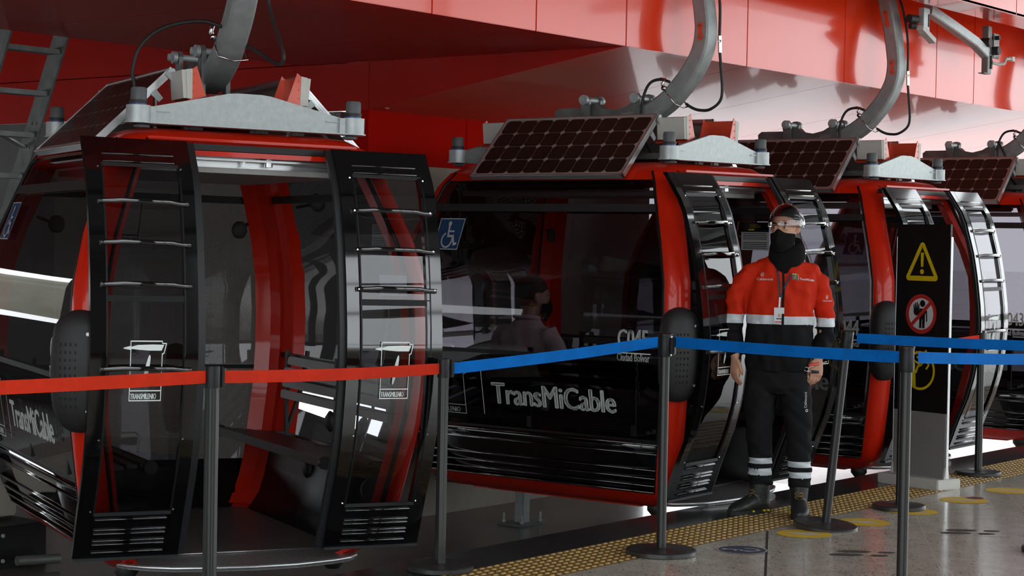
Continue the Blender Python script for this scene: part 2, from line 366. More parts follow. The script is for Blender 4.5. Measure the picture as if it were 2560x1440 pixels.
slab('wall_front',-9.5,-5.2,-12.6,-12.4,0,5.62,'roofm')
slab('wall_left',-22,-21.8,-12.4,-2.2,0,.9,'roofm')
slab('wall_front_parapet',-22,-9.5,-12.6,-12.45,0,.9,'conc')
mb=MB()   # low parapet and rail along the open front; posts and beams added for reflections
mb.box((5.4,-12.5,.45),(21,.15,.9))
for z in (1.15,1.5): mb.box((5.4,-12.5,z),(21,.05,.05))
for x in (-2.6,1.0,4.2,7.6,12): mb.box((x,-12.5,2.8),(.26,.26,5.6))
for x in (-.8,2.6,6.0,10): mb.box((x,-12.5,3.2),(.07,.07,4.8))
mb.box((5.4,-12.5,3.3),(21,.10,.16)); mb.box((5.4,-12.5,4.35),(21,.08,.10))
struct('wall_parapet',mb,'conc')
mb=MB()
for k,(cx,cy,r,h) in enumerate([(-30,150,60,10),(40,170,70,11),(120,-140,80,8),(30,-150,70,7),(-70,120,60,10),(-110,40,50,9),(150,-40,50,8),(-80,-120,60,9)]):
    mb.sph((cx,cy,-3),(r,r*.6,h),10)
struct('ground_hills',mb,'hill',smooth=True)

# ---- rail guide bracket up under the canopy, ladder, pit gear ----
g=empty('guide_bracket',(3.83,-.8,3.2)); tag(g,'galvanised slotted guide bracket with bent beam under the red canopy, top right','bracket')
def L(mb,name,mats,p,**k):   # build in world coordinates, parent under p (unrotated empty)
    l=p.location; mb.v=[(a-l.x,b-l.y,c-l.z) for a,b,c in mb.v]; return mb.build(name,mats,p,**k)
mb=MB().rect_tube([(2.80,-.8,3.215),(3.2,-.8,3.14),(3.6,-.8,3.06),(3.80,-.8,2.995)],.07,.075,(0,1,0))
L(mb,'bent_beam','galv',g,smooth=False)
mb=MB().box((3.83,-.8,3.02),(.075,.05,.36),0,bev=.006); mb.box((3.855,-.83,2.93),(.02,.01,.10),1); mb.box((3.80,-.8,2.842),(.12,.05,.006))
L(mb,'slotted_plate',['galvd','blackm'],g)
mb=MB().box((3.95,-.82,3.06),(.11,.012,.19),0,bev=.005); mb.cyl((3.93,-.86,3.12),(3.93,-.8,3.12),.016,mi=1)
L(mb,'roller_plate',['galvd','rubber'],g,smooth=True,auto=40)
L(MB().cyl((3.90,-.87,3.02),(3.90,-.80,3.02),.032),'roller','rubber',g,smooth=True,auto=40)
L(MB().cyl((3.76,-.86,3.07),(3.76,-.78,3.07),.034),'roller','rubber',g,smooth=True,auto=40)
mb=MB().tube([(3.86,-.83,2.93),(3.93,-.85,2.92),(4.0,-.87,2.93),(4.03,-.87,2.97),(4.10,-.88,2.975)],.012); mb.box((4.12,-.88,2.975),(.05,.03,.035))
L(mb,'limit_switch','cream',g)
g=empty('sensor_bracket',(2.62,-.83,3.1)); tag(g,'small slotted sensor bracket with cream arm beside the curved hanger, top right','bracket')
mb=MB().box((2.66,-.84,3.11),(.10,.04,.19),0,bev=.004); mb.box((2.69,-.862,3.12),(.012,.006,.09),1); L(mb,'slotted_plate',['galv','blackm'],g)
mb=MB().box((2.66,-.86,3.02),(.22,.05,.035),0,Matrix.Rotation(.35,3,'Y')); L(mb,'sensor_arm','cream',g)
mb=MB(); mb.cyl((2.50,-.80,3.12),(2.58,-.82,3.12),.03); mb.cyl((2.52,-.80,3.07),(2.56,-.82,3.07),.022); L(mb,'sensor','rubber',g,smooth=True,auto=40)

g=empty('access_ladder',(-2.65,3.3,-.36)); tag(g,'weathered galvanised ladder leaning up to the red soffit at far left','ladder')
def lad(z): return 2.233+(2.655-z)*.465
for x in (-2.456,-2.86):
    mb=MB(); P=[(x,lad(z),z) for z in (3.05,2.655,1.2,-.34)]
    mb.rect_tube(P,.018,.125,(1,0,0)); L(mb,'rail','galvd',g)
for k in range(13):
    z=2.82-k*.243
    mb=MB().box((-2.658,lad(z),z),(.385,.10,.03),0,bev=.004); L(mb,'rung','galvd',g)
mb=MB().rect_tube([(-2.86,lad(2.16)+.02,2.16),(-2.47,lad(2.02)+.02,2.02)],.05,.012,(0,1,0)); L(mb,'cross_brace','alu',g)
mb=MB()
for z in (2.16,2.09,2.02): 
    for dy in (-.02,.02): mb.cyl((-2.44,lad(z)+dy,z),(-2.47,lad(z)+dy,z),.009)
L(mb,'rail_bolts','galvd',g)

g=empty('support_post',(.264,.819,-.36)); tag(g,'galvanised square post bolted to the dark pit floor under the middle cabin','post')
mb=MB().box((.264,.819,-.19),(.075,.075,.32),0,bev=.006); L(mb,'column','galv',g)
mb=MB().box((.264,.819,-.352),(.26,.20,.014)); L(mb,'base_plate','galvd',g)
for dx in (-.1,.1):
    for dy in (-.075,.075):
        mb=MB().cyl((.264+dx,.819+dy,-.346),(.264+dx,.819+dy,-.28),.008); mb.lathe([(.016,0),(.016,.012)],(.264+dx,.819+dy,-.34),6); L(mb,'anchor_bolt','galv',g)
g=empty('drive_cabinet',(-3.1,2.2,-.36)); tag(g,'grey machine block on a dark bolted beam in the pit, lower left','machine')
mb=MB().box((-3.32,2.3,.02),(.9,.5,.24),0,bev=.01); L(mb,'block','conc',g)
mb=MB().box((-3.32,2.1,-.24),(1.0,.5,.24),0,bev=.005); L(mb,'beam','blackm',g)
mb=MB()
for z in (-.17,-.31): mb.lathe([(.012,0),(.010,.008)],(-3.12,1.85,z),10,0,(0,-1,0))
L(mb,'bolt_heads','galv',g)
mb=MB().cyl((-3.1,1.75,-.30),(-2.85,1.70,-.31),.028); L(mb,'pipe_stub','galvd',g,smooth=True,auto=40)
tag(MB().tube([(.02,.95,-.07),(.02,1.35,-.07)],.03,14).build('buffer_pipe','galvd',smooth=True,auto=40),'short galvanised pipe stub beneath the left end of the middle cabin','pipe')
# tyre of the cabin conveyor seen through the first cabin
g=empty('conveyor_tyre',(-1.55,2.2,.55)); tag(g,'black rubber drive tyre standing behind the first cabin','tyre')
mb=MB(); 
def Rr(a): return Matrix.Rotation(a,3,'Z')
mb.lathe([(.10,-.05),(.22,-.07),(.27,-.05),(.285,0),(.27,.05),(.22,.07),(.10,.05)],(0,0,0),36,0,(.7,-.7,0)); mb.build('tyre','rubber',g,smooth=True,auto=50)
MB().lathe([(.02,-.06),(.10,-.03),(.10,.03),(.02,.06)],(0,0,0),24,0,(.7,-.7,0)).build('hub','galv',g,smooth=True,auto=50)
MB().box((0,.05,-.48),(.10,.10,.86)).build('stand','galvd',g)

# ================= CABLE CAR =================
ZT=[0,.05,.1,.2,.3,.5,.7,.9,1.1,1.3,1.5,1.7,1.85,1.93,1.975,1.99]
UT=[.57,.64,.69,.735,.765,.80,.834,.849,.847,.831,.784,.712,.655,.60,.53,.45]
VT=[.80,.87,.93,.965,.99,1.028,1.063,1.083,1.08,1.07,1.016,.94,.885,.83,.76,.68]
def Uz(z): return float(np.interp(z,ZT,UT))
def Vz(z): return float(np.interp(z,ZT,VT))
DZ=[.08,.17,.27,.45,.62,.80,.97,1.1,1.3,1.47,1.6,1.74,1.92]; DV=[.99,1.025,1.06,1.135,1.185,1.21,1.222,1.215,1.19,1.16,1.125,1.085,.965]
def Dz(z): return float(np.interp(z,DZ,DV))
def corner(z,su,sv,t,ins=0):
    """t 0..1 round the corner from the end face to the long face"""
    a=t*PI/2; U,V=Uz(z)-ins,Vz(z)-ins; r=.11
    if t<=0: return (su*U,sv*(V-.10),z)
    return (su*(U-r+r*math.cos(a)),sv*(V-.10+.10*math.sin(a)),z)
def endp(s,off=0): return lambda y,z:(s*(Uz(z)+off),y,z)      # point on an end face
def backp(off=0): return lambda x,z:(x,Vz(z)+off,z)
def doorp(off=0): return lambda x,z:(x,-(Dz(z)+off),z)
ZF=[.05,.1,.2,.3,.4,.5,.6,.7,.8,.9,1.0,1.1,1.2,1.3,1.4,1.5,1.6,1.7,1.78,1.85,1.93]
LOGO=[(0,0),(0,1),(.17,1),(.17,.88),(-.14,.84),(-.14,.80)]
def logo(mb,fn,x0,z0,w,h,mi=0,flip=1,lw=.005,label=True):
    """outlined square with a wing and a leaning oval stroke, name strip below"""
    f=lambda x,y: fn(x0+flip*x*w,z0+y*h)
    pts=[(.12,.0),(.12,.93),(-.05,.90),(.12,.87)]
    line_on(mb,[(.12,.88),(.12,.18),(.12,0),(.95,0),(.95,.80),(1.0,.82),(1.06,.98),(.95,.985),(.95,1.02),(.12,1.02),(.12,.93),(-.06,.90),(.12,.88)],lw/w,lambda x,y:f(x,y),mi)
    line_on(mb,[(.12,.17),(.95,.17)],lw/w,f,mi)
    poly_on(mb,[(.0,.90),(.3,.955),(.7,.965),(1.0,.96),(.93,.86),(.6,.86),(.3,.875)],f,mi)
    n=16; poly_on(mb,[(.55+.055*math.cos(2*PI*i/n)+.16*.5*math.sin(2*PI*i/n)*.9,.52+.27*math.sin(2*PI*i/n)) for i in range(n)],f,mi)
    if label: text_on(mb,'TRANSMILENIO',.155,lambda x,y:f(.145+x*.93,.03+y*.85),sx=.68,bold=.004/w*.2,mi=mi)
def make_car(number,label,loc,rz,ry,first_door=(-.815,-.345),hoses=None):
    T=empty('cable_car',loc,rz,ry); tag(T,label,'cable car','red cabins queued along the platform')
    B=lambda mb,name,mats,par=T,**k: mb.build(name,mats,par,**k)
    # red corner pillars
    for su in(-1,1):
        for sv in(-1,1):
            mb=MB(); R=[]
            for z in ZF:
                o=[corner(z,su,sv,t) for t in(0,.12,.3,.5,.7,.88,1)]; i=[corner(z,su,sv,t,.05) for t in(1,.5,0)]
                R.append(o+i)
            mb.rings(R); B(mb,'corner_pillar','red',smooth=True,auto=35)
    # roof ring and sill ring
    def perim(z,ins=0,n=5):
        pts=[]
        for su,sv in((1,-1),(1,1),(-1,1),(-1,-1)):
            ts=lin(0,1,n) if (su,sv) in((1,1),(-1,-1)) else lin(1,0,n)
            pts+=[corner(z,su,sv,max(t,.001),ins) for t in ts]
        return pts
    mb=MB(); mb.rings([perim(z) for z in(1.885,1.90,1.93,1.955,1.975,1.985,1.99)]+[perim(1.95,.12),perim(1.87,.12),perim(1.885)],cap=False)
    mb.rings([perim(1.975,.10),perim(1.97,.10)])
    B(mb,'roof_frame','red',smooth=True,auto=50)
    mb=MB().box((0,-.878,1.935),(1.0,.03,.012),0,bev=.004); B(mb,'rain_lip','red')
    mb=MB().box((0,-.872,1.903),(1.12,.03,.028)); B(mb,'door_track_seal','gasket')
    mb=MB().box((0,-.862,1.875),(1.12,.05,.022)); B(mb,'door_header','red')
    mb=MB().box((0,-.80,1.855),(1.06,.03,.010),0); mb.box((0,-.76,1.865),(.9,.02,.012)); mb.box((-.02,-.79,1.84),(.012,.012,.03))
    mb.tube([(.05,-.79,1.858),(.30,-.78,1.852),(.60,-.80,1.848)],.010); mb.cyl((.10,-.79,1.83),(.10,-.79,1.87),.02); mb.cyl((.56,-.82,1.83),(.56,-.82,1.87),.012)
    B(mb,'door_mechanism','alu')
    def sillp(z,ins=0):
        pts=[]
        for su,sv in((1,-1),(1,1),(-1,1),(-1,-1)):
            pts+=[corner(z,su,sv,max(t,.001),ins) for t in (lin(0,1,5) if (su,sv) in((1,1),(-1,-1)) else lin(1,0,5))]
        return pts
    mb=MB(); secs=[sillp(z,i) for z,i in((0,0),(.03,0),(.06,0),(.10,0),(.10,.03),(.04,.025),(0,.03))]
    mb.rings([[s_[k] for s_ in secs] for k in range(20)])
    mb.box((0,0,-.006),(1.05,1.25,.02))
    B(mb,'sill_frame','red',smooth=True,auto=50)
    for sx in (-1,1):
        mb=MB().lathe([(.03,-.06),(.055,-.03),(.055,.0),(.04,.02)],(sx*.50,-.72,0),16); B(mb,'foot_buffer','red' if False else 'rubber',smooth=True,auto=40)
    # end faces
    for s in(-1,1):
        f=endp(s,-.006); ys=lambda z:None
        def g(off,a,b,nz,inset=.095):
            def fn(t,z): V=Vz(z)-inset; return (s*(Uz(z)+off),-V+2*V*t,z)
            return fn,[0,.25,.5,.75,1],lin(a,b,nz)
        mb=MB(); mb.grid(*g(-.012,.84,1.70,22)); mb.grid(*g(-.012,1.74,1.887,5)); B(mb,'end_window','glass',smooth=True)
        mb=MB(); mb.grid(*g(-.012,.395,.84,14)); B(mb,'lower_end_window','glassd',smooth=True)
        mb=MB(); mb.grid(*g(-.004,1.698,1.742,3)); B(mb,'window_bar','rubber',smooth=False,solid=.008)
        mb=MB(); mb.grid(*g(-.008,.09,.40,8)); o=B(mb,'end_panel','black',smooth=True,solid=.012)
        for z in(.385,.33,.235,.185,.14,.10):
            V=Vz(z)-.10; B(MB().tube([(s*(Uz(z)+.004),-V,z),(s*(Uz(z)+.004),V,z)],.0065,6),'panel_rib','black',smooth=True)
        for z in(.86,.40):
            V=Vz(z)-.10; B(MB().box((s*(Uz(z)-.02),0,z),(.03,2*V,.022)),'window_rail','blackm')
        for sv in(-1,1):     # dark rubber edge along each pillar
            mb=MB().tube([(s*(Uz(z)-.006),sv*(Vz(z)-.105),z) for z in ZF[1:]],.010,6); B(mb,'window_seal','blackm',smooth=True)
    # back face
    mb=MB(); fb=lambda inset:(lambda t,z:((Uz(z)-inset)*(2*t-1),Vz(z)-.012,z))
    mb.grid(fb(.11),lin(0,1,5),lin(.27,.78,7)); mb.grid(fb(.11),lin(0,1,5),lin(.80,1.885,14)); B(mb,'back_window','glassb',smooth=True)
    mb=MB(); mb.grid(fb(.11),lin(0,1,5),lin(.06,.27,6)); B(mb,'back_panel','black',smooth=True,solid=.012)
    for z in(.265,.22,.17,.12,.785,1.715): B(MB().box((0,Vz(z)-.015,z),(2*(Uz(z)-.11),.03,.02 if z<1 else .04)),'back_rail','blackm')
    for su in(-1,1):
        mb=MB().tube([(su*(Uz(z)-.12),Vz(z)-.012,z) for z in ZF[1:]],.012,6); B(mb,'window_seal','blackm',smooth=True)
        mb=MB().tube([(su*(Uz(z)-.12),-(Vz(z)-.012),z) for z in ZF[1:]],.012,6); B(mb,'door_seal','blackm',smooth=True)
    mb=MB(); logo(mb,lambda x,z:(x,Vz(z)-.018,z),.02,1.46,.26,.26,flip=-1); B(mb,'back_logo','blackm')
    # floor, step, ceiling
    mb=MB().box((0,.11,.024),(1.165,1.56,.010)); B(mb,'floor_plate','plate',uvbox=True)
    lip=[(-.56,-.672),(-.56,-.80),(-.53,-.86),(-.45,-.93),(-.36,-.985),(-.2,-1.02),(0,-1.045),(.2,-1.035),(.40,-.98),(.5,-.93),(.56,-.86),(.58,-.80),(.56,-.672)]
    mb=MB().prism(lip,.022,((0,0,.006),(1,0,0),(0,1,0),(0,0,1))); B(mb,'step_plate','step',uvbox=True)
    mb=MB().tube([(x,y,.022) for x,y in lip[1:-1]],.009,6); mb.box((0,-.672,.032),(1.12,.014,.006)); B(mb,'step_edging','alu',smooth=True)
    mb=MB().box((0,0,1.81),(1.02,1.50,.03)); B(mb,'ceiling_board','ceil')
    mb=MB().box((.0,-.755,1.835),(1.0,.012,.030),0,bev=.005); B(mb,'ceiling_edge','alu')
    for s in(-1,1):      # dark kick panels lining the cabin inside
        mb=MB(); mb.grid(lambda t,z:(s*(Uz(z)-.045),(Vz(z)-.12)*(2*t-1),z),lin(0,1,3),lin(.03,.40,6)); B(mb,'kick_panel','blackm',smooth=True,solid=.006)
    mb=MB(); mb.grid(lambda t,z:((Uz(z)-.12)*(2*t-1),Vz(z)-.045,z),lin(0,1,3),lin(.03,.28,5)); B(mb,'kick_panel','blackm',smooth=True,solid=.006)
    # benches
    for s in(-1,1):
        b=empty('bench',(0,0,0)); b.parent=T
        for k in range(5):
            x=s*(.44+k*.062); mb=MB().box((x,.0,.462-.006*k),(.052,1.56,.018),0,bev=.004); mb.build('seat_slat','seat',b)
        mb=MB().box((s*.405,0,.452),(.012,1.60,.045),0,bev=.004); mb.build('seat_edge','seat',b)
        for k in range(4):
            z=.655+k*.062; mb=MB().box((s*(.755+.008*k),0,z),(.014,1.52,.046),0,Matrix.Rotation(s*.1,3,'Y'),bev=.004); mb.build('back_slat','seat',b)
        for y in(-.74,0,.74): MB().box((s*.778,y,.66),(.016,.03,.47)).box((s*.60,y,.435),(.36,.022,.025)).build('bench_bracket','blackm',b)
        for y in(-.80,.80): MB().cyl((s*.42,y*.98,.452),(s*.42,y,.452),.032).build('seat_end_cap','blackm',b)
    for s in(-1,1):
        mb=MB().sph((s*.50,.80,1.55),(.045,.02,.05),8); mb.cyl((s*.50,.81,1.55),(s*.58,.90,1.585),.009); B(mb,'loudspeaker','rubber',smooth=True)
    for y,z in((-.1,.58),(.2,.30)): B(MB().lathe([(.05,0),(.055,.01),(.03,.03)],(.60+.12,y,z),16,0,(-1,0,0)),'wall_knob','rubber',smooth=True)
    # pod on the front left pillar
    mb=MB(); R=[]
    def podring(z,k):
        hw=.115*k; w2=.085*k; c=Vector((-(Uz(z)-.02),-(Vz(z)-.01),z)); out=Vector((-.50,-.86,0)).normalized(); al=Vector((.86,-.50,0)).normalized(); r=[]
        for i in range(20):
            a=2*PI*i/20; ca,sa=math.cos(a),math.sin(a); r.append(c+al*(hw*math.copysign(abs(ca)**.75,ca))+out*(w2*math.copysign(abs(sa)**.75,sa)))
        return r
    for z,k in((.640,.08),(.645,.35),(.665,.60),(.70,.80),(.76,.95),(.84,1),(.95,1),(1.04,.97),(1.10,.88),(1.135,.72),(1.155,.5),(1.168,.25),(1.171,.05)): R.append(podring(z,k))
    mb.rings(R); p=B(mb,'corner_bumper','rubber',smooth=True)
    mb=MB()
    for z in(.74,1.07):
        mb.lathe([(.010,0),(.008,.006)],Vector((-(Uz(z)-.02),-(Vz(z)-.01),z))+Vector((.86,-.5,0)).normalized()*.06+Vector((-.5,-.86,0)).normalized()*.072,10,0,(-.5,-.86,0))
    mb.build('bumper_screw','chrome',p)
    mb=MB()
    for r in range(9):
        for c in range(4):
            z=.76+r*.033; q=Vector((-(Uz(z)-.02),-(Vz(z)-.01),z))+Vector((.86,-.5,0)).normalized()*(-.055+c*.022)+Vector((-.5,-.86,0)).normalized()*.0845
            mb.box(q,(.004,.003,.013))
    mb.build('bumper_slots','blackm',p)
    # sliding doors standing open outside the body
    for s in(-1,1):
        a,b=(first_door if s<0 else(.345,.815)); w=b-a
        d=empty('sliding_door',(0,0,0)); d.parent=T
        zz=lambda p,q,n:lin(p,q,n)
        st_o=(a,a+.070) if s<0 else (b-.075,b); st_i=(b-.060,b) if s<0 else (a,a+.060)
        mb=MB()
        for x0,x1 in(st_o,st_i): 
            R=[[(x0,-Dz(z),z),(x1,-Dz(z),z),(x1,-Dz(z)+.028,z),(x0,-Dz(z)+.028,z)] for z in lin(.085,1.92,26)]; mb.rings(R)
        R=[[(a+.06,-Dz(z)-.001,z),(b-.05,-Dz(z)-.001,z),(b-.05,-Dz(z)+.024,z),(a+.06,-Dz(z)+.024,z)] for z in lin(1.80,1.919,4)]; mb.rings(R)
        mb.build('door_frame','black',d,smooth=True,auto=30)
        mb=MB(); R=[[(a+.06,-Dz(z)+.002,z),(b-.055,-Dz(z)+.002,z),(b-.055,-Dz(z)+.022,z),(a+.06,-Dz(z)+.022,z)] for z in lin(.085,.285,8)]; mb.rings(R)
        mb.build('lower_panel','black',d,smooth=True,auto=30)
        for z in(.262,.215,.197,.165,.148,.112,1.848,1.815): MB().tube([(a+.078,-Dz(z)-.003,z),(b-.075,-Dz(z)-.003,z)],.0055 if z<1 else .004,6).build('door_rib','black',d,smooth=True)
        mb=MB(); gx=(b+.0,b+.035) if s<0 else(a-.035,a)
        R=[[(gx[0],-Dz(z)+.002,z),(gx[1],-Dz(z)+.012,z),(gx[1],-Dz(z)+.034,z),(gx[0],-Dz(z)+.028,z)] for z in lin(.085,1.915,26)]; mb.rings(R)
        mb.build('door_gasket','gasket',d,smooth=True,auto=30)
        mb=MB().box(((a+b)/2,-Dz(.09)+.01,.082),(w,.04,.012)); mb.build('bottom_rail','gasket',d)
        ga,gb=a+.070,b-.058
        mb=MB(); mb.grid(lambda x,z:(x,-Dz(z)+.012,z),lin(ga,gb,3),lin(.285,1.215,16)); mb.grid(lambda x,z:(x,-Dz(z)+.016,z),lin(ga,gb,3),lin(1.235,1.80,12)); mb.build('door_window','glassdoor',d,smooth=True)
        mb=MB().box(((ga+gb)/2,-Dz(1.226)+.012,1.226),(gb-ga,.022,.026)); mb.box(((ga+gb)/2,-Dz(.287)+.008,.287),(gb-ga,.022,.016)); mb.box(((ga+gb)/2,-Dz(1.80)+.01,1.80),(gb-ga,.02,.014))
        for x in(ga,gb): mb.tube([(x,-Dz(z)+.004,z) for z in lin(.29,1.8,18)],.006,6)
        mb.build('window_bars','blackm',d,smooth=True,auto=30)
        for z in(1.64,1.463,1.285,.925):
            mb=MB(); x0,x1=a+.045,b-.03; y=-Dz(z)
            P=[(x0,y-.006,z),(x0+.06,y-.012,z+.002),(x0+.09,y-.032,z+.006),(x1-.09,y-.032,z+.004),(x1-.05,y-.012,z-.002),(x1,y-.006,z-.004)]
            mb.rect_tube(P,.020,.009,(0,0,1)); gbar=mb.build('guard_bar','black',d,smooth=True,auto=50)
            for x in(x0+.01,x1-.01): MB().lathe([(.006,0),(.004,.003)],(x,y-.011,z),8,0,(0,-1,0)).build('guard_bar_screw','chrome',gbar)
        mb=MB()
        for x in(a+.055,b-.05):
            for z in(1.79,.30,.62): mb.lathe([(.005,0),(.0035,.003)],(x,-Dz(z)-.001,z),8,0,(0,-1,0))
        mb.build('door_screw','chrome',d)
        if hoses and s>0: mb=MB(); mb.grid(lambda x,z:(x,-Dz(z)+.022,z),[.515,.65],[1.256,1.30,1.35]); mb.build('white_sticker','signwhite',d,solid=.001)
        mb=MB(); logo(mb,lambda x,z:(x,-Dz(z)+.004,z),a+(.155 if s<0 else .150),.79,.165,.25,lw=.0035); mb.build('door_logo','white',d)
    # bumper arm beams on the roof, front and back
    for sv in(-1,1):
        y=sv*.785; rb=empty('roof_beam',(0,0,0)); rb.parent=T
        mb=MB().box((0,y,2.003),(1.13,.085,.006)); mb.prism([(-.47,0),(.47,0),(.47,.074),(.10,.157),(.06,.161),(-.06,.161),(-.10,.157),(-.47,.074)],.022,((0,y-.011,2.0),(1,0,0),(0,0,1),(0,1,0)))
        for s in(-1,1): mb.cyl((s*.516,y,2.0),(s*.516,y,2.08),.055,24); mb.lathe([(.062,0),(.062,.006)],(s*.516,y,2.0),24)
        for s in(-1,1): mb.box((s*.43,y+sv*.014,2.058),(.11,.012,.005)); mb.box((s*.47,y,2.04),(.06,.05,.074))
        mb.build('beam_web','galv',rb,smooth=True,auto=30)
        for s in(-1,1):
            mb=MB().lathe([(.038,.002),(.038,.012)],(s*.516,y,2.078),20); q=mb.build('blue_washer','blue',rb)
            mb=MB().lathe([(.036,.0),(.036,.062),(.031,.070),(.0,.072)],(s*.516,y,2.09),24); q=mb.build('damper_cap','capgrey',rb,smooth=True,auto=50)
            mb=MB().lathe([(.040,.0),(.041,.008),(.040,.016)],(s*.516,y,2.088),24); mb.build('damper_ring','rubber',q,smooth=True,auto=50)
            mb=MB().lathe([(.02,0),(.035,.004),(.038,.012),(.02,.018),(.012,.03)],(s*.50,y,1.978),20); mb.build('rubber_mount','capgrey',rb,smooth=True,auto=50)
        for x in(-.2,.12,.30): mb=MB().box((x,y*.72,1.99),(.09,.05,.035)); mb.cyl((x,y*.72-.03,1.995),(x,y*.72+.03,1.995),.02); mb.build('roof_fitting','galvd',rb,smooth=True,auto=40)
    # solar panels
    for s in(-1,1):
        sp=empty('solar_panel',(0,0,0)); sp.parent=T
        A=Vector((s*.683,0,1.912)); Bq=Vector((s*.311,0,2.282)); e=(Bq-A); Ls=e.length; e.normalize(); n=Vector((s*-e.z*-1,0,abs(e.x))) ; n=Vector((s*abs(e.z),0,abs(e.x))).normalized()
        y0,y1=-.572,.556
        def sq(a,b,o=0): return A+e*a+Vector((0,b,0))+n*o
        mb=MB()
        def bar(p0,p1,q0,q1,h0,h1):
            mb.add([sq(p0,q0,h0),sq(p1,q0,h0),sq(p1,q1,h0),sq(p0,q1,h0),sq(p0,q0,h1),sq(p1,q0,h1),sq(p1,q1,h1),sq(p0,q1,h1)],[(0,3,2,1),(4,5,6,7),(0,1,5,4),(1,2,6,5),(2,3,7,6),(3,0,4,7)])
        for k in range(3):
            hh=-.033+k*.011
            bar(0,Ls,y0,y0+.014,hh,hh+.0095); bar(0,Ls,y1-.014,y1,hh,hh+.0095); bar(0,.014,y0,y1,hh,hh+.0095); bar(Ls-.014,Ls,y0,y1,hh,hh+.0095)
        bar(0,Ls,y0+.002,y0+.012,-.033,0); bar(0,Ls,y1-.012,y1-.002,-.033,0); bar(.002,.012,y0,y1,-.033,0); bar(Ls-.012,Ls-.002,y0,y1,-.033,0)
        mb.build('panel_frame','alu',sp)
        mb=MB(); bar(.012,Ls-.012,y0+.012,y1-.012,-.012,-.004); bs=mb.build('backsheet','sheet',sp)
        mb=MB(); nc,nr=9,4; cw=(y1-y0-.05)/nc; ch=(Ls-.05)/nr
        for i in range(nc):
            for j in range(nr):
                a0=.025+j*ch+.002; b0=y0+.025+i*cw+.002; w_,h_=cw-.004,ch-.004; c=.017
                P=[(a0+c,b0),(a0+h_-c,b0),(a0+h_,b0+c),(a0+h_,b0+w_-c),(a0+h_-c,b0+w_),(a0+c,b0+w_),(a0,b0+w_-c),(a0,b0+c)]
                mb.add([sq(p,q,-.0035) for p,q in P]+[sq(p,q,-.002) for p,q in P],[tuple(range(8,16))]+[(k,(k+1)%8,8+(k+1)%8,8+k) for k in range(8)])
        mb.build('cells','cell',sp)
        for y in(-.40,.38):
            mb=MB(); mb.rect_tube([sq(.05,y,-.045),sq(Ls-.03,y,-.045)],.03,.02,(0,1,0)); mb.rect_tube([sq(.05,y,-.05),(s*.60,y,1.97)],.025,.012,(0,1,0)); mb.rect_tube([sq(Ls-.08,y,-.05),(s*.33,y,2.0)],.025,.012,(0,1,0))
            mb.build('panel_strut','alu',sp)
        mb=MB(); mb.prism([(-.015,-.03),(.025,-.03),(.035,.005),(.02,.018),(-.015,.012)],.006,(sq(Ls-.03,y0-.012,-.02),tuple(e),tuple(n),(0,1,0))); mb.build('hinge_plate','galv',sp); mb=MB(); mb.prism([(-.015,-.05),(.012,-.05),(.015,.0),(-.02,.0)],.006,(sq(Ls-.14,y0-.010,-.03),tuple(e),tuple(n),(0,1,0)))
        mb.build('hinge_plate','galv',sp)
        # tilted battery box with orange-red bracket, front and back
        for sv in(-1,1):
            bb=empty('battery_bracket',(0,0,0)); bb.parent=T
            Y0=-.752 if sv<0 else .56; Y1=Y0+.19
            mb=MB(); poly=[(.312,2.255),(.264,2.262),(.262,2.130),(.300,2.128)]
            mb.prism([(s*x,z) for x,z in poly],.19,((0,Y0,0),(1,0,0),(0,0,1),(0,1,0))); q=mb.build('battery_box','cream',bb)
            if True:
                mb=MB().prism([(s*x,z) for x,z in[(.292,2.259),(.2625,2.2635),(.260,2.127),(.283,2.126)]],.006,((0,Y0-.005,0),(1,0,0),(0,0,1),(0,1,0))); mb.build('box_lid','cream',q)
            fl=[(.262,2.262),(.242,2.278),(.196,2.142),(.292,2.108),(.262,2.130)]
            mb=MB(); mb.prism([(s*x,z) for x,z in fl],.004,((0,Y0-.004,0),(1,0,0),(0,0,1),(0,1,0))); mb.prism([(s*x,z) for x,z in fl],.004,((0,Y1+.02,0),(1,0,0),(0,0,1),(0,1,0)))
            mb.prism([(s*x,z) for x,z in[(.259,2.262),(.255,2.262),(.252,2.125),(.256,2.125)]],Y1+.02-Y0,((0,Y0,0),(1,0,0),(0,0,1),(0,1,0)))
            mb.prism([(s*x,z) for x,z in[(.256,2.128),(.290,2.112),(.288,2.107),(.252,2.122)]],Y1+.02-Y0,((0,Y0,0),(1,0,0),(0,0,1),(0,1,0)))
            mb.build('bracket','orange',bb)
            mb=MB()
            for z in(2.24,2.20,2.16): mb.lathe([(.005,0),(.004,.003)],(s*(.252-.0*z),Y0-.004,z),8,0,(0,-1,0))
            for yy,z in((.06,2.19),(.10,2.19),(.06,2.15),(.10,2.15)): mb.lathe([(.006,0),(.004,.006)],(s*.254,Y0+yy,z),8,0,(-s,0,0))
            mb.build('bracket_bolts','orange',bb)
    mb=MB().box((-.10,-.1,2.03),(.5,1.1,.035)); mb.box((0,.45,2.06),(.4,.1,.08)); mb.box((0,-.3,2.08),(.10,.5,.09)); B(mb,'roof_gearbox','galvd')
    # hanger foot casting along the cabin axis across, pins, curved arm
    h=empty('hanger',(0,0,0)); h.parent=T
    mb=MB(); poly=[(.385,2.262),(.39,2.33),(.36,2.352),(.14,2.352),(.115,2.372),(.06,2.372),(.03,2.345),(-.06,2.330),(-.15,2.350),(-.19,2.372),(-.25,2.36),(-.33,2.375),(-.33,2.27)]
    mb.prism(poly,.07,((-.035,0,0),(0,1,0),(0,0,1),(1,0,0))); mb.build('hanger_foot','galvd',h)
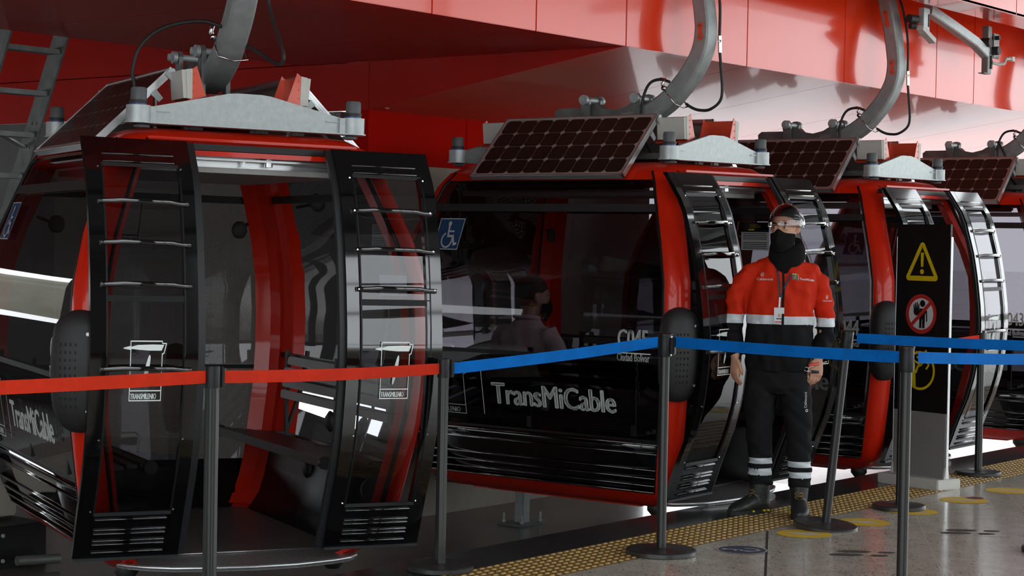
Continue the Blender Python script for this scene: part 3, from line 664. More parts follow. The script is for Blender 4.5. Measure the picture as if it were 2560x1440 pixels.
    for y in(.131,-.247):
        for sx in(-1,1):
            mb=MB().prism([(y-.038,2.18),(y+.028,2.18),(y+.024,2.33),(y+.034,2.385),(y+.018,2.425),(y-.014,2.428),(y-.034,2.40),(y-.030,2.34)],.022,((sx*.062-.011,0,0),(0,1,0),(0,0,1),(1,0,0))); mb.build('pin_bracket','galvd',h)
        mb=MB().cyl((-.12,y-.005,2.397),(.12,y-.005,2.397),.018); mb.cyl((-.10,y-.005,2.397),(-.078,y-.005,2.397),.031,20); mb.cyl((-.114,y-.005,2.397),(-.10,y-.005,2.397),.022,6); mb.cyl((.078,y-.005,2.397),(.10,y-.005,2.397),.031,20)
        mb.build('pin','galv',h,smooth=True,auto=40)
    arm=catmull([(0,-.14,2.262),(0,-.24,2.278),(0,-.345,2.318),(0,-.455,2.384),(0,-.545,2.470),(0,-.625,2.566),(0,-.682,2.676),(0,-.70,2.787),(0,-.693,2.88),(0,-.680,2.966),(0,-.66,3.08),(0,-.635,3.19),(0,-.61,3.30)],4)
    ws=[.12]*len(arm); mb=MB().rect_tube(arm,ws,[.118-.022*min(1,i/30) for i in range(len(arm))],(1,0,0)); mb.build('curved_arm','galva',h,smooth=True,auto=30)
    for zc,yc,ln,tl in((2.78,-.698,.068,.06),(3.122,-.648,.085,.2)):
        mb=MB(); d=Vector((0,math.sin(tl)*(.5 if zc<3 else 1),1)).normalized(); c=Vector((-.066,yc,zc))
        n=12; side=Vector((0,d.z,-d.y)); P=[]
        for sgn in(1,-1):
            cc=c+d*(sgn*ln/2)
            P+=[cc+(side*math.cos(a)+d*math.sin(a))*.020 for a in lin(-.6 if sgn>0 else PI-.6,PI+.6 if sgn>0 else 2*PI+.6,n)]
            P.append(c+side*(-sgn*.011))
        mb.add(P+[p+Vector((.006,0,0)) for p in P],[tuple(range(len(P))),tuple(range(len(P),2*len(P)))[::-1]]+[(i,(i+1)%len(P),len(P)+(i+1)%len(P),len(P)+i) for i in range(len(P))])
        q=mb.build('link_plate',M['orange'],h)
        mb=MB()
        for sgn in(1,-1): mb.lathe([(.008,0),(.008,.008),(.004,.014)],c+d*(sgn*ln/2),6,0,(-1,0,0))
        mb.build('link_bolt','galvd',q)
    mb=MB().tube([(-.066,-.455,2.44),(-.072,-.49,2.40),(-.072,-.535,2.352),(.0,-.548,2.333),(.072,-.535,2.345),(.072,-.50,2.385)],.0045,6); mb.tube([(-.07,-.455,2.44),(-.085,-.45,2.475),(-.08,-.47,2.50),(-.075,-.43,2.505)],.011,8); mb.cyl((-.085,-.455,2.45),(-.062,-.455,2.45),.014)
    mb.build('cable_clamp','chrome',h,smooth=True)
    mb=MB().tube(catmull(hoses[0] if hoses else [(-.08,-.50,2.485),(-.08,-.431,2.503),(-.085,-.36,2.482),(-.09,-.318,2.40),(-.10,-.315,2.287),(-.11,-.335,2.181),(-.12,-.375,2.102),(-.13,-.428,2.03)],5),.009,8); mb.build('cable','rubber',h,smooth=True)
    mb=MB().tube(catmull(hoses[1] if hoses else [(.074,-.52,2.362),(.074,-.565,2.336),(.074,-.617,2.321),(.074,-.688,2.323),(.074,-.758,2.369),(.074,-.774,2.446),(.07,-.762,2.602),(.07,-.752,2.72),(.07,-.752,2.95),(.07,-.72,3.15),(.07,-.68,3.28)],5),.009,8)
    q=mb.build('cable','rubber',h,smooth=True); mb=MB().cyl((.07,-.757,2.66),(.07,-.755,2.72),.012); mb.cyl((.07,-.754,2.735),(.07,-.753,2.76),.013); mb.box((.07,-.754,2.727),(.035,.008,.008)); mb.build('cable_coupling','chrome',q,smooth=True,auto=40)
    # lettering and stickers on the end that faces the camera
    e_=lambda off:(lambda y,z:(-(Uz(z)+off),y,z)); F=e_(.010)
    mb=MB(); g=lambda x,y:F(.245-x,.553+y-.0*x)
    text_on(mb,'TransMiCable',.182,g,sx=.90,bold=.0055,space=.97)
    line_on(mb,[(-.072,-.07),(-.075,.185)],.005,g); B(mb,'lettering','white')
    mb=MB(); logo(mb,F,.80,.474,.36,.30,flip=-1,lw=.004); B(mb,'end_logo','white')
    mb=MB(); g=lambda x,y:F(-.675-x,.935+y); text_on(mb,number,.145,g,sx=.66,bold=.003,space=1.0); line_on(mb,[(0,-.033),(.225,-.033)],.006,g)
    text_on(mb,'Ciudad Bol\u00edvar',.062,lambda x,y:F(-.672-x,.857+y),sx=.60,bold=.0008); B(mb,'cabin_number','white')
    mb=MB(); poly_on(mb,[(0,0),(.185,0),(.20,.185),(.012,.185)],lambda x,y:F(.735-x,1.465+y)); st=B(mb,'wheelchair_sticker','bluesign')
    mb=MB(); wheelchair(mb,lambda x,y:(lambda p:(p[0]-.002,p[1],p[2]))(F(.735-.03-x*.15,1.475+y*.165))); line_on(mb,[(0,0),(.185,0),(.20,.185),(.012,.185)],.005,lambda x,y:(lambda p:(p[0]-.0015,p[1],p[2]))(F(.735-x,1.465+y)),0,True)
    mb.build('wheelchair_symbol','signwhite',st)
    # notice on the inside of the far end window, and the strip light housing behind the upper window
    nx=lambda dz:Uz(1.56)-.024
    mb=MB().box((nx(0),-.627,1.53),(.004,.20,.115)); mb.box((nx(0),-.627,1.618),(.004,.20,.062),1); q=B(mb,'notice',['paper','signblack'])
    mb=MB().box((nx(0)-.003,-.62,1.625),(.003,.06,.026)); mb.box((nx(0)-.003,-.66,1.622),(.003,.012,.014)); mb.box((nx(0)-.003,-.60,1.602),(.003,.04,.008)); mb.build('camera_symbol','yellow',q)
    mb=MB()
    for k in range(9):
        if k!=4: mb.box((nx(0)-.003,-.627,1.578-k*.0115),(.002,.17,.004))
    mb.build('notice_text','signblack',q)
    mb=MB().box((-.575,.0,1.855),(.07,1.30,.055),0,bev=.012); B(mb,'vent_housing','blackm')
    return T
def wheelchair(mb,f,mi=0):
    disc_on(mb,(.42,.88),.085,f,mi,n=18)
    line_on(mb,[(.42,.76),(.44,.42),(.70,.42),(.82,.12),(.92,.15)],.085,f,mi); line_on(mb,[(.43,.60),(.70,.60)],.06,f,mi)
    disc_on(mb,(.42,.28),.30,f,mi,r0=.235,n=26,a0=math.radians(115),a1=math.radians(375))
HOSE=([(-.44,-.45,2.0),(-.445,-.45,2.193),(-.457,-.45,2.257),(-.433,-.45,2.361),(-.36,-.45,2.446),(-.255,-.46,2.496),(-.139,-.50,2.513),(-.06,-.54,2.49)],[(.074,-.52,2.41),(.075,-.60,2.39),(.075,-.716,2.358),(.075,-.88,2.308),(.075,-.985,2.290),(.075,-1.029,2.324),(.075,-.959,2.411),(.075,-.853,2.521),(.07,-.808,2.62),(.07,-.77,2.9),(.07,-.70,3.25)])
CARS=[('C046','red cabin with both doors open, turned towards the camera at left, nearest',(-3.158,.29),-25.57,.72983),
('C045','middle red cabin marked C045 with a passenger seated behind its tinted end window',(0,0),0,-.69319),
('C044','red cabin directly behind the uniformed attendant, half hidden by the warning sign',(2.532,0),0,-.55172),
('C043','farthest red cabin, cut off by the right edge behind the blue belts',(5.309,0),0,-.8074)]
for i,(no,lb,(x,y),rz,t) in enumerate(CARS):
    tt=math.radians(t); a=math.radians(rz)
    make_car(no,lb,(x-math.cos(a)*tt*2.2,y-math.sin(a)*tt*2.2,0),a,tt,(-.815,-.345) if i!=2 else (-.674,-.21),HOSE if i==0 else None)

# ================= BARRIER POSTS, BELTS =================
def post(label,x,y,H,r,R,kind,tilt=(0,0),rz=0):
    P=empty('barrier_post',(x,y,0),rz); P.rotation_euler[0]=tilt[0]; P.rotation_euler[1]=tilt[1]; tag(P,label,'barrier post','black belt barrier posts')
    MB().lathe([(R-.004,0),(R,.004),(R,.022),(R-.006,.027),(r+.015,.031),(r+.004,.034)],(0,0,0),48).build('round_base','base',P,smooth=True,auto=35)
    if kind=='smooth':
        MB().lathe([(r,.03),(r,H-.10)],(0,0,0),28).build('pole','post',P,smooth=True,auto=40)
        mb=MB().lathe([(r+.008,H-.115),(r+.009,H-.11),(r+.009,H-.012),(r+.007,H-.008)],(0,0,0),28); hd=mb.build('belt_head','blackm',P,smooth=True,auto=40)
        MB().lathe([(r+.012,0),(r+.012,.004),(r+.007,.009)],(0,0,H-.010),28).build('cap','post',hd,smooth=True,auto=40)
        mb=MB().box((r+.020,0,H-.062),(.022,.030,.085),0,bev=.005); mb.build('belt_clip','blackm',hd)
        mb=MB(); [mb.lathe([(.005,0),(.004,.004)],(r+.016,-.014,z),8,0,(.3,-1,0)) for z in(H-.018,H-.105)]; mb.build('screw','chrome',hd)
    else:
        n=32; mb=MB(); R2=[]
        for z in(.03,H-.02): R2.append([((r-(.0022 if k%4 in(1,2) else 0))*math.cos(2*PI*k/n),(r-(.0022 if k%4 in(1,2) else 0))*math.sin(2*PI*k/n),z) for k in range(n)])
        mb.rings(R2); mb.build('fluted_pole','post',P,smooth=True,auto=50)
        mb=MB().lathe([(r+.003,H-.085),(r+.003,H-.006),(r+.001,H)],(0,0,0),28); hd=mb.build('belt_head','blackm',P,smooth=True,auto=40)
        mb=MB().box((r+.014,0,H-.045),(.020,.034,.080),0,bev=.004); mb.build('belt_clip','blackm',hd)
    return P
post('black post in the centre foreground on the tactile strip, blue belt to each side',-1.94,-1.708,1.077,.0235,.172,'smooth',rz=-1.4)
post('leaning black post just right of the uniformed attendant, base on a yellow sticker',-.606,-1.888,1.072,.0235,.172,'smooth',tilt=(.100,0),rz=0)
post('tall black post right of the attendant, nearest the camera, its base below the frame',-2.10,-3.06,1.085,.0235,.172,'smooth',rz=.3)
post('short black post behind the warning sign with a short red belt on its left',2.273,-1.492,.955,.025,.153,'flute')
post('fluted black post where red belt meets blue belt, left of centre',-3.023,-1.214,.966,.025,.153,'flute',rz=-.35)
post('fluted black post in front of the nearest cabin, red belt to each side',-4.53,-1.296,1.0,.028,.165,'flute',tilt=(0,0),rz=-.1)
post('black post hidden behind the nearest tall post, only its round base showing',.368,-1.843,.935,.020,.153,'flute')
post('black post beyond the right edge, a sliver of its base showing',-.50,-3.13,1.077,.0235,.172,'smooth')
def belt(name_label,a,b,h,m,sag=0,group='barrier belts'):
    a,b=Vector(a),Vector(b); mb=MB(); d=(b-a); n=Vector((-d.y,d.x,0)).normalized(); N=26; R=[]
    for i in range(N):
        t=i/(N-1); p=a+d*t+Vector((0,0,-sag*4*t*(1-t)))+n*(.004*math.sin(t*9)); w=h*(1 if .02<t<.98 else .96)
        tw=.10*math.sin(t*3.1); up=Vector((0,0,1))*math.cos(tw)+n*math.sin(tw)
        R.append([p-up*w/2-n*.0012,p+up*w/2-n*.0012,p+up*w/2+n*.0012,p-up*w/2+n*.0012])
    mb.rings(R); o=mb.build('barrier_belt',m); tag(o,name_label,'barrier belt',group); return o
belt('red belt from the left edge to the fluted post before the nearest cabin',(-6.2,-1.16,.965),(-4.56,-1.293,.958),.050,'beltred',.004)
belt('red belt spanning between the two fluted posts in front of the nearest cabin',(-4.49,-1.30,.956),(-3.05,-1.212,.922),.050,'beltred',.008)
belt('bright blue belt rising from the fluted post to the centre foreground post',(-2.975,-1.235,.922),(-1.975,-1.69,1.033),.052,'beltblue',.005)
belt('dark blue belt crossing in front of the attendant to the nearest post',(-1.925,-1.75,1.035),(-2.09,-3.02,1.033),.052,'beltblue',.006)
belt('dark blue belt from the nearest post off the right edge, the lower of two',(-2.05,-3.09,1.033),(-.95,-3.35,1.00),.050,'beltblue',.005)
belt('dark blue belt from the leaning post off the right edge, the upper of two',(-.585,-2.04,1.027),(-.50,-3.10,1.030),.052,'beltblue',.004)
belt('short stretch of red belt showing right of the warning sign',(1.56,-1.37,.875),(2.245,-1.492,.918),.045,'beltred',.0)

# ================= WARNING SIGN =================
sg=empty('warning_sign',(1.44,-1.455,0),math.radians(-105.7)); tag(sg,'tall black warning sign with perforated grey foot on a white plinth','sign')
MB().box((0,0,.033),(.50,.22,.066),0,bev=.006).build('plinth','cream',sg)
def poster(): return lambda x,z:(x,-.038,z)
mb=MB().box((.005,0,1.07),(.435,.022,1.19),0,bev=.003); mb.build('black_panel','signblack',sg)
m_=mat('perforated_grey_sheet',(.30,.30,.285),.5,.3); nt=m_.node_tree; tc=nt.nodes.new('ShaderNodeTexCoord'); mp=nt.nodes.new('ShaderNodeMapping'); mp.inputs['Rotation'].default_value=(0,0,PI/4); nt.links.new(tc.outputs['UV'],mp.inputs[0])
vo=nt.nodes.new('ShaderNodeTexVoronoi'); vo.inputs['Scale'].default_value=110; vo.inputs['Randomness'].default_value=0; nt.links.new(mp.outputs[0],vo.inputs[0])
rr=nt.nodes.new('ShaderNodeMapRange'); rr.inputs[1].default_value=.25; rr.inputs[2].default_value=.32; nt.links.new(vo.outputs['Distance'],rr.inputs[0])
mx=nt.nodes.new('ShaderNodeMix'); mx.data_type='RGBA'; mx.inputs[6].default_value=(.07,.07,.065,1); mx.inputs[7].default_value=(.34,.34,.32,1); nt.links.new(rr.outputs[0],mx.inputs[0]); nt.links.new(mx.outputs[2],nt.nodes['Principled BSDF'].inputs['Base Color'])
M['perf']=m_
mb=MB().box((.005,0,.27),(.425,.026,.41)); mb.build('perforated_panel','perf',sg,uvbox=True)
for x in(-.215,.228): MB().box((x,.0,.826),(.006,.022,1.52),0,bev=.002).build('side_rail','alu',sg)
for x in(-.21,.222): MB().prism([(-.025,0),(.025,0),(.012,.07),(-.012,.07)],.014,((x-.007,0,.066),(0,1,0),(0,0,1),(1,0,0))).build('foot_bracket','cream',sg)
f=lambda x,z:(x,-.0130,z); f2=lambda x,z:(x,-.0140,z); f3=lambda x,z:(x,-.0150,z)
def rtri(r,h,w,zc):
    P=[]
    for (cx,cz),a0 in(((0,zc+h/2),PI/6),((-w/2,zc-h/2),PI*5/6),((w/2,zc-h/2),-PI/2)):
        for k in range(7):
            a=a0+k*(2*PI/3)/6; P.append((cx+r*math.cos(a),cz+r*math.sin(a)))
    return P
mb=MB(); A=rtri(.022,.20,.215,1.428); Bp=rtri(.001,.20,.215,1.428)
for i in range(len(A)):
    j=(i+1)%len(A); mb.add([f(*A[i]),f(*A[j]),f(*Bp[j]),f(*Bp[i])],[(0,1,2,3)])
Cc=[(x*.90,1.428+(z-1.428)*.90) for x,z in Bp]
for i in range(len(A)):
    j=(i+1)%len(A); mb.add([f(*Bp[i]),f(*Bp[j]),f(*Cc[j]),f(*Cc[i])],[(0,1,2,3)])
poly_on(mb,[(-.013,1.485),(.013,1.485),(.009,1.395),(-.009,1.395)],f); disc_on(mb,(0,1.364),.016,f,n=24)
mb.build('exclamation_triangle','yellow',sg)
mb=MB(); disc_on(mb,(0,1.095),.126,f,0,r0=.100); mb.add([f3(-.0955,1.022),f3(-.078,1.005),f3(.0955,1.168),f3(.078,1.185)],[(0,1,2,3)]); mb.build('prohibition_ring','signred',sg)
mb=MB(); disc_on(mb,(0,1.095),.101,f); mb.build('white_disc','signwhite',sg)
mb=MB(); disc_on(mb,(.012,1.162),.022,f2,n=20)
poly_on(mb,[(-.012,1.13),(.036,1.13),(.05,1.115),(.053,1.05),(.044,1.045),(.040,1.10),(.034,1.10),(.032,1.005),(.013,1.005),(.011,1.06),(.008,1.06),(.006,1.005),(-.013,1.005),(-.012,1.09)],f2)
poly_on(mb,[(-.062,1.155),(-.055,1.158),(-.052,1.125),(-.049,1.166),(-.042,1.168),(-.039,1.128),(-.035,1.170),(-.028,1.170),(-.026,1.128),(-.021,1.160),(-.014,1.158),(-.014,1.118),(-.004,1.124),(.0,1.118),(-.012,1.10),(-.022,1.086),(-.048,1.086),(-.060,1.10)],f2)
mb.build('keep_out_figure','signblack',sg)
mb=MB(); disc_on(mb,(0,.735),.124,f,0,r0=.108)
a1=[(-.116+.0,.78)]+[(.116*math.cos(a),.735+.116*math.sin(a)) for a in lin(PI*.88,PI*1.42,10)]+[(-.04,.78)]
poly_on(mb,a1,f)
line_on(mb,[(-.02,.82),(.012,.79),(.045,.80)],.013,f2); line_on(mb,[(.045,.805),(.012,.775),(-.015,.76),(-.03,.725)],.016,f2); line_on(mb,[(.0,.775),(-.045,.795)],.013,f2); line_on(mb,[(.045,.80),(.075,.775),(.055,.75)],.012,f2); line_on(mb,[(.03,.82),(.03,.85),(.05,.862)],.012,f2); disc_on(mb,(.068,.832),.014,f2,n=18)
for x in(-.06,-.03,.0): line_on(mb,[(x,.86),(x+.018,.835)],.004,f2)
mb.build('falling_figure','yellow',sg)
mb=MB(); [mb.lathe([(.005,0),(.004,.003)],(x,-.012,z),8,0,(0,-1,0)) for x,z in((0,1.523),(-.01,1.06),(-.04,.555))]; mb.build('rivet','chrome',sg)

# ================= FLOOR STICKERS =================
Rv=Vector((.61,-.79,0)).normalized(); Av=Vector((.79,.61,0)).normalized()
def fl(c,z=.0015): return lambda x,y:(c[0]+Rv.x*x+Av.x*y,c[1]+Rv.y*x+Av.y*y,z)
ys=[((-.875,-1.907),'yellow round floor sticker peeking out under the leaning post base'),((-.272,-1.942),'yellow round floor sticker just right of the leaning post base'),((.32,-1.95),'yellow round floor sticker half hidden by the lone round base'),((.99,-1.966),'yellow round floor sticker in front of the sign plinth, beside a dark red dot'),((1.62,-1.985),'yellow round floor sticker farthest away, cut by the right edge')]
for c,l in ys:
    mb=MB(); disc_on(mb,(0,0),.145,fl(c)); o=mb.build('floor_sticker',mat('yellow_floor_vinyl',(.74,.50,.05),.5,spec=.15) if 'vin' not in M else M['vin']); M.setdefault('vin',o.data.materials[0])
    tag(o,l,'floor sticker','yellow arrow stickers on the platform')
    mb=MB(); g=fl(c,.0022); poly_on(mb,[(-.10,.035),(-.03,.045),(.0,.02),(.05,.04),(.07,.01),(.02,-.005),(.09,-.03),(.06,-.05),(-.01,-.03),(-.05,-.01)],g); mb.build('arrow_mark','signwhite',o)
M['darkred']=mat('dark_red_vinyl',(.16,.012,.01),.4)
mb=MB(); disc_on(mb,(0,0),.055,fl((1.13,-1.975),.0018)); tag(mb.build('floor_dot','darkred'),'small dark red dot on the floor touching a yellow sticker','floor sticker')
c=(-1.556,-1.936); M['slate']=mat('slate_blue_vinyl',(.075,.085,.125),.6,spec=.08)
mb=MB(); disc_on(mb,(0,0),.125,fl(c)); o=mb.build('floor_sticker','slate'); tag(o,'slate blue round wheelchair sticker on the grey floor','floor sticker')
mb=MB(); g=fl(c,.0022); disc_on(mb,(0,0),.125,g,r0=.118); disc_on(mb,(-.085,.012),.016,g,n=16); line_on(mb,[(-.07,.01),(-.01,.0),(.0,-.035),(.05,-.04),(.085,-.02)],.014,g); line_on(mb,[(-.04,.005),(-.035,-.03)],.012,g); disc_on(mb,(.035,-.005),.052,g,r0=.040,n=24,a0=-2.4,a1=2.0); mb.build('wheelchair_symbol','signwhite',o)
M['soleprint']=mat('grey_footprint_vinyl',(.085,.085,.078),.6,0,0,.3,40,spec=.08)
for c,l in(((-1.247,-2.412),'pair of grey footprints on the floor, the nearer pair'),((-.194,-2.508),'pair of grey footprints on the floor near the right edge, the farther pair')):
    e=empty('footprint_sticker',(c[0],c[1],.0015)); tag(e,l,'floor sticker','footprint stickers')
    for dx,dy in((0,-.045),(.055,.055)):
        mb=MB(); g=lambda x,y:(Rv.x*(x+dx)+Av.x*(y+dy),Rv.y*(x+dx)+Av.y*(y+dy),0)
        disc_on(mb,(-.065,0),.085,g,n=24,ry=.038); disc_on(mb,(.095,-.012),.045,g,n=20,ry=.026); mb.build('shoe_print','soleprint',e)

tb=empty('hanging_tube',(5.287,-.46,2.0)); tag(tb,'brushed metal tube hanging from a black cable at the right edge','tube')
MB().cyl((0,0,0),(.34,0,-.40),.042,20).build('tube','alu',tb,smooth=True,auto=40)
MB().tube(catmull([(.01,0,-.01),(-.04,.0,.06),(-.13,.02,.15),(-.13,.06,.30),(-.09,.14,.41)],5),.010,8).build('cable','rubber',tb,smooth=True)

# ================= PEOPLE =================
def fuse(name,mb,m,parent,voxel=.006,smooth=6,push=None):
    """one continuous surface out of overlapping lofts: voxel remesh and smoothing, baked"""
    o=mb.build('tmp',m); md=o.modifiers.new('r','REMESH'); md.mode='VOXEL'; md.voxel_size=voxel; md.use_smooth_shade=True
    if smooth: s=o.modifiers.new('s','SMOOTH'); s.iterations=smooth; s.factor=.5
    bpy.context.view_layer.update(); me=bpy.data.meshes.new_from_object(o.evaluated_get(bpy.context.evaluated_depsgraph_get()))
    mats=list(o.data.materials); bpy.data.objects.remove(o)
    me.name=name
    if not me.materials:
        for q in mats: me.materials.append(q)
    me.shade_smooth(); p=bpy.data.objects.new(name,me); COL.objects.link(p); p.parent=parent
    return p
def remat(o,mats,fn):
    me=o.data; me.materials.clear()
    for m in mats: me.materials.append(M[m])
    for p in me.polygons: p.material_index=fn(p.center)
def wrinkle(o,fn):
    me=o.data; n=len(me.vertices); co=np.empty(n*3); me.vertices.foreach_get('co',co); co=co.reshape(-1,3)
    no=np.empty(n*3); me.vertices.foreach_get('normal',no); no=no.reshape(-1,3)
    co+=no*fn(co)[:,None]; me.vertices.foreach_set('co',co.ravel()); me.update()
def ell(c,rx,ry,yaw=0,n=28,pw=1.0,tilt=0):
    R=[]
    for k in range(n):
        a=2*PI*k/n; x=rx*math.copysign(abs(math.cos(a))**pw,math.cos(a)); y=ry*math.copysign(abs(math.sin(a))**pw,math.sin(a))
        R.append(Vector((c[0]+x*math.cos(yaw)-y*math.sin(yaw),c[1]+x*math.sin(yaw)+y*math.cos(yaw),c[2]+tilt*x)))
    return R
def hand(mb,wrist,down,out,palm_n,side=1,curl=.5,L=.185,spread=.0):
    """five fingers. down: towards finger tips, out: towards the thumb side, palm_n: palm normal"""
    w=Vector(wrist); d=Vector(down).normalized(); o=Vector(out); o=(o-d*o.dot(d)).normalized(); n=Vector(palm_n); n=(n-d*n.dot(d)-o*n.dot(o)).normalized()
    mb.rings([[w+d*t*L+o*(rx*math.cos(a))+n*(ry*math.sin(a)) for a in lin(0,2*PI,15)[:-1]] for t,rx,ry in((-.15,.026,.021),(.02,.027,.019),(.15,.033,.017),(.32,.040,.016),(.48,.041,.014),(.53,.037,.010))])
    for k,(off,ln,r) in enumerate(((.030,.070,.0088),(.011,.078,.0092),(-.009,.072,.0088),(-.028,.056,.0080))):
        b=w+d*(.50*L-.004*abs(k-1))+o*off; P=[b-d*.012]; ang=0.0; p=b.copy(); seg=[.44,.30,.26]; P.append(p.copy())
        for s_,c_ in zip(seg,(.55*curl,.9*curl,.7*curl)):
            ang+=c_; p=p+(d*math.cos(ang)+n*math.sin(ang))*ln*s_; P.append(p.copy())
        mb.tube(P,[r*1.05,r*1.05,r,r*.92,r*.72],9); mb.sph(P[-1],r*.74,6)
    b=w+d*.10*L+o*.026; P=[b,b+d*.030+o*.016+n*.006,b+d*.058+o*.020+n*.016,b+d*.078+o*.014+n*.026]
    mb.tube(P,[.014,.0125,.0105,.008],9); mb.sph(P[-1],.0082,6)
def head(mb,c,yaw,s=1.0,pitch=0):
    """head centred on c (eye height = c.z), facing -y before yaw"""
    Rz=Matrix.Rotation(yaw,3,'Z')@Matrix.Rotation(pitch,3,'X'); c=Vector(c); P=lambda x,y,z:c+Rz@(Vector((x,y,z))*s)
    mb.sph(P(0,.012,.035),(.076*s,.095*s,.088*s),14,rot=Rz)
    R=[]
    for z,rx,yf,yb in((.06,.070,-.084,.08),(.03,.070,-.086,.075),(.0,.069,-.082,.07),(-.035,.067,-.085,.06),(-.065,.062,-.086,.05),(-.095,.054,-.085,.04),(-.118,.043,-.080,.02),(-.131,.026,-.070,.0)):
        R.append([P(rx*math.cos(a),(yf+yb)/2+(yb-yf)/2*math.sin(a),z) for a in lin(0,2*PI,25)[:-1]])
    mb.rings(R)
    mb.tube([P(0,-.080,.012),P(0,-.093,-.008),P(0,-.102,-.026),P(0,-.106,-.036)],[.006*s,.007*s,.009*s,.010*s],8); mb.sph(P(-.010,-.094,-.040),.007*s,6); mb.sph(P(.010,-.094,-.040),.007*s,6)
    mb.tube([P(-.048,-.074,.024),P(-.025,-.087,.027),P(0,-.088,.022),P(.025,-.087,.027),P(.048,-.074,.024)],[.008*s]*5,8)
    mb.tube([P(-.022,-.090,-.066),P(0,-.095,-.064),P(.022,-.090,-.066)],.007*s,6); mb.tube([P(-.018,-.090,-.076),P(0,-.094,-.077),P(.018,-.090,-.076)],.007*s,6)
    mb.sph(P(0,-.074,-.116),(.018*s,.013*s,.013*s),7,rot=Rz)
    for q in(-1,1):
        mb.tube([P(q*.073,.006,-.030),P(q*.080,.012,-.012),P(q*.084,.020,.008),P(q*.083,.028,.020),P(q*.078,.032,.010),P(q*.076,.028,-.014),P(q*.073,.014,-.032)],[.006*s]*7,7)
        mb.sph(P(q*.074,.016,-.005),(.006*s,.014*s,.024*s),7,rot=Rz)
    return P,Rz
def face_bits(T,P,Rz,s=1.0,hair='hair'):
    for q in(-1,1):
        e=MB().sph(P(q*.031,-.0705,.0),.0125*s,9).build('eye','eyew',T,smooth=True)
        MB().sph(P(q*.031-.003,-.0805,.0),.0062*s,7).build('iris','iris',e,smooth=True)
        mb=MB().tube([P(q*.012,-.0935,.0205),P(q*.028,-.0935,.0245),P(q*.042,-.084,.025),P(q*.054,-.070,.019)],[.0038*s,.0050*s,.0042*s,.002*s],7,flat=.6); mb.build('eyebrow','hair',T,smooth=True)
def lidmesh(mb,P,s):
    for q in(-1,1):
        mb.tube([P(q*.045,-.070,.003),P(q*.031,-.0845,.0088),P(q*.017,-.079,.003)],[.0048*s]*3,7)
        mb.tube([P(q*.045,-.068,-.006),P(q*.031,-.0825,-.0098),P(q*.017,-.077,-.004)],[.0045*s]*3,7)

# ---- the attendant ----  local axes: x to picture right, y away from the camera, z up
T=empty('person',(-.36,-1.44,0),math.atan2(-.79,.61)); tag(T,'person standing in orange-red and black jacket, black mask and clear raised visor','person')
yw=-.16   # the chest turns a little to picture left
HC=(.018,-.02,1.612); hy=-.50
body=MB(); P,Rz=head(body,HC,hy,1.0); lidmesh(body,P,1.0)
body.tube([(.022,.0,1.56),(.022,.01,1.46),(.02,.02,1.38)],[.056,.058,.066],16)
body.rings([ell((.01,.02,1.42),.075,.06,yw),ell((.01,.02,1.38),.14,.075,yw),ell((.008,.02,1.30),.165,.10,yw),ell((.005,.015,1.18),.165,.10,yw),ell((.0,.01,1.05),.145,.09,yw),ell((0,.01,.95),.155,.095,yw),ell((0,.015,.86),.165,.10,yw),ell((0,.02,.78),.15,.10,yw)])
armL=[(-.135,.02,1.335),(-.212,.035,1.24),(-.248,.05,1.10),(-.250,.035,.99),(-.243,.0,.885)]
armR=[(.150,.03,1.335),(.230,.04,1.24),(.262,.045,1.10),(.250,.012,.97),(.218,-.033,.885)]
for a in(armL,armR): body.tube(a,[.042,.034,.030,.029,.027],14)
hand(body,armL[-1],(-.03,-.04,-1),(.45,-.9,0),(.9,.4,.1),curl=.42)
hand(body,armR[-1],(-.12,-.12,-1),(-.95,-.35,.0),(-.2,.9,.1),curl=.5)
legL=[(-.085,.02,.86),(-.098,.02,.65),(-.092,.02,.46),(-.082,.045,.25),(-.075,.060,.07)]
legR=[(.085,.02,.86),(.108,.01,.65),(.122,-.005,.46),(.128,-.01,.25),(.128,-.020,.07)]
for a in(legL,legR): body.tube(a,[.088,.075,.056,.038,.026],16)
bo=fuse('body',body,'skin',T,.0048,3)
remat(bo,['skin'],lambda c:0)
face_bits(T,P,Rz)
# hair: short, close to the skull
mb=MB(); R=[]
for k in range(10):
    t=k/9*PI*.50; zz=.098*math.sin(t); rr=math.cos(t)
    R.append([P(.0805*rr*math.cos(a),.018+.0985*rr*math.sin(a),.034+zz+( -.030 if math.sin(a)>.1 else (.022 if math.sin(a)<-.55 else 0))*max(0,1-k/2.6)) for a in lin(0,2*PI,33)[:-1]])
mb.rings(R); mb.build('hair','hair',T,smooth=True)
# mask
mb=MB(); us=lin(-1,1,17); vs=lin(0,1,13)
def mk(u,v):
    a=u*1.28; top=-.028-.006*abs(u)**1.2+.024*math.exp(-(u/.20)**2); bot=-.140+.045*abs(u)**1.6; z=top+(bot-top)*v
    r=1.0+.0; bul=.014*math.sin(PI*v)*(1-abs(u)**1.5)
    x=(.073+.004)*math.sin(a); y=.002-(.096+bul+.020*math.exp(-(u/.22)**2)*math.sin(PI*min(1,.22+v*.9)))*math.cos(a)
    if v>.75: y+=.006*(v-.75)*4*math.cos(a); 
    return P(x*(1-.12*v*v),y,z)
mb.grid(mk,us,vs); mb.build('face_mask','knit',T,smooth=True,solid=.003,sub=1)
mb=MB()
for q in(-1,1): mb.tube([P(q*.073,-.030,-.022),P(q*.078,-.006,.004),P(q*.080,.016,.024)],.0016,6)
mb.build('mask_strap','signred',T,smooth=True)
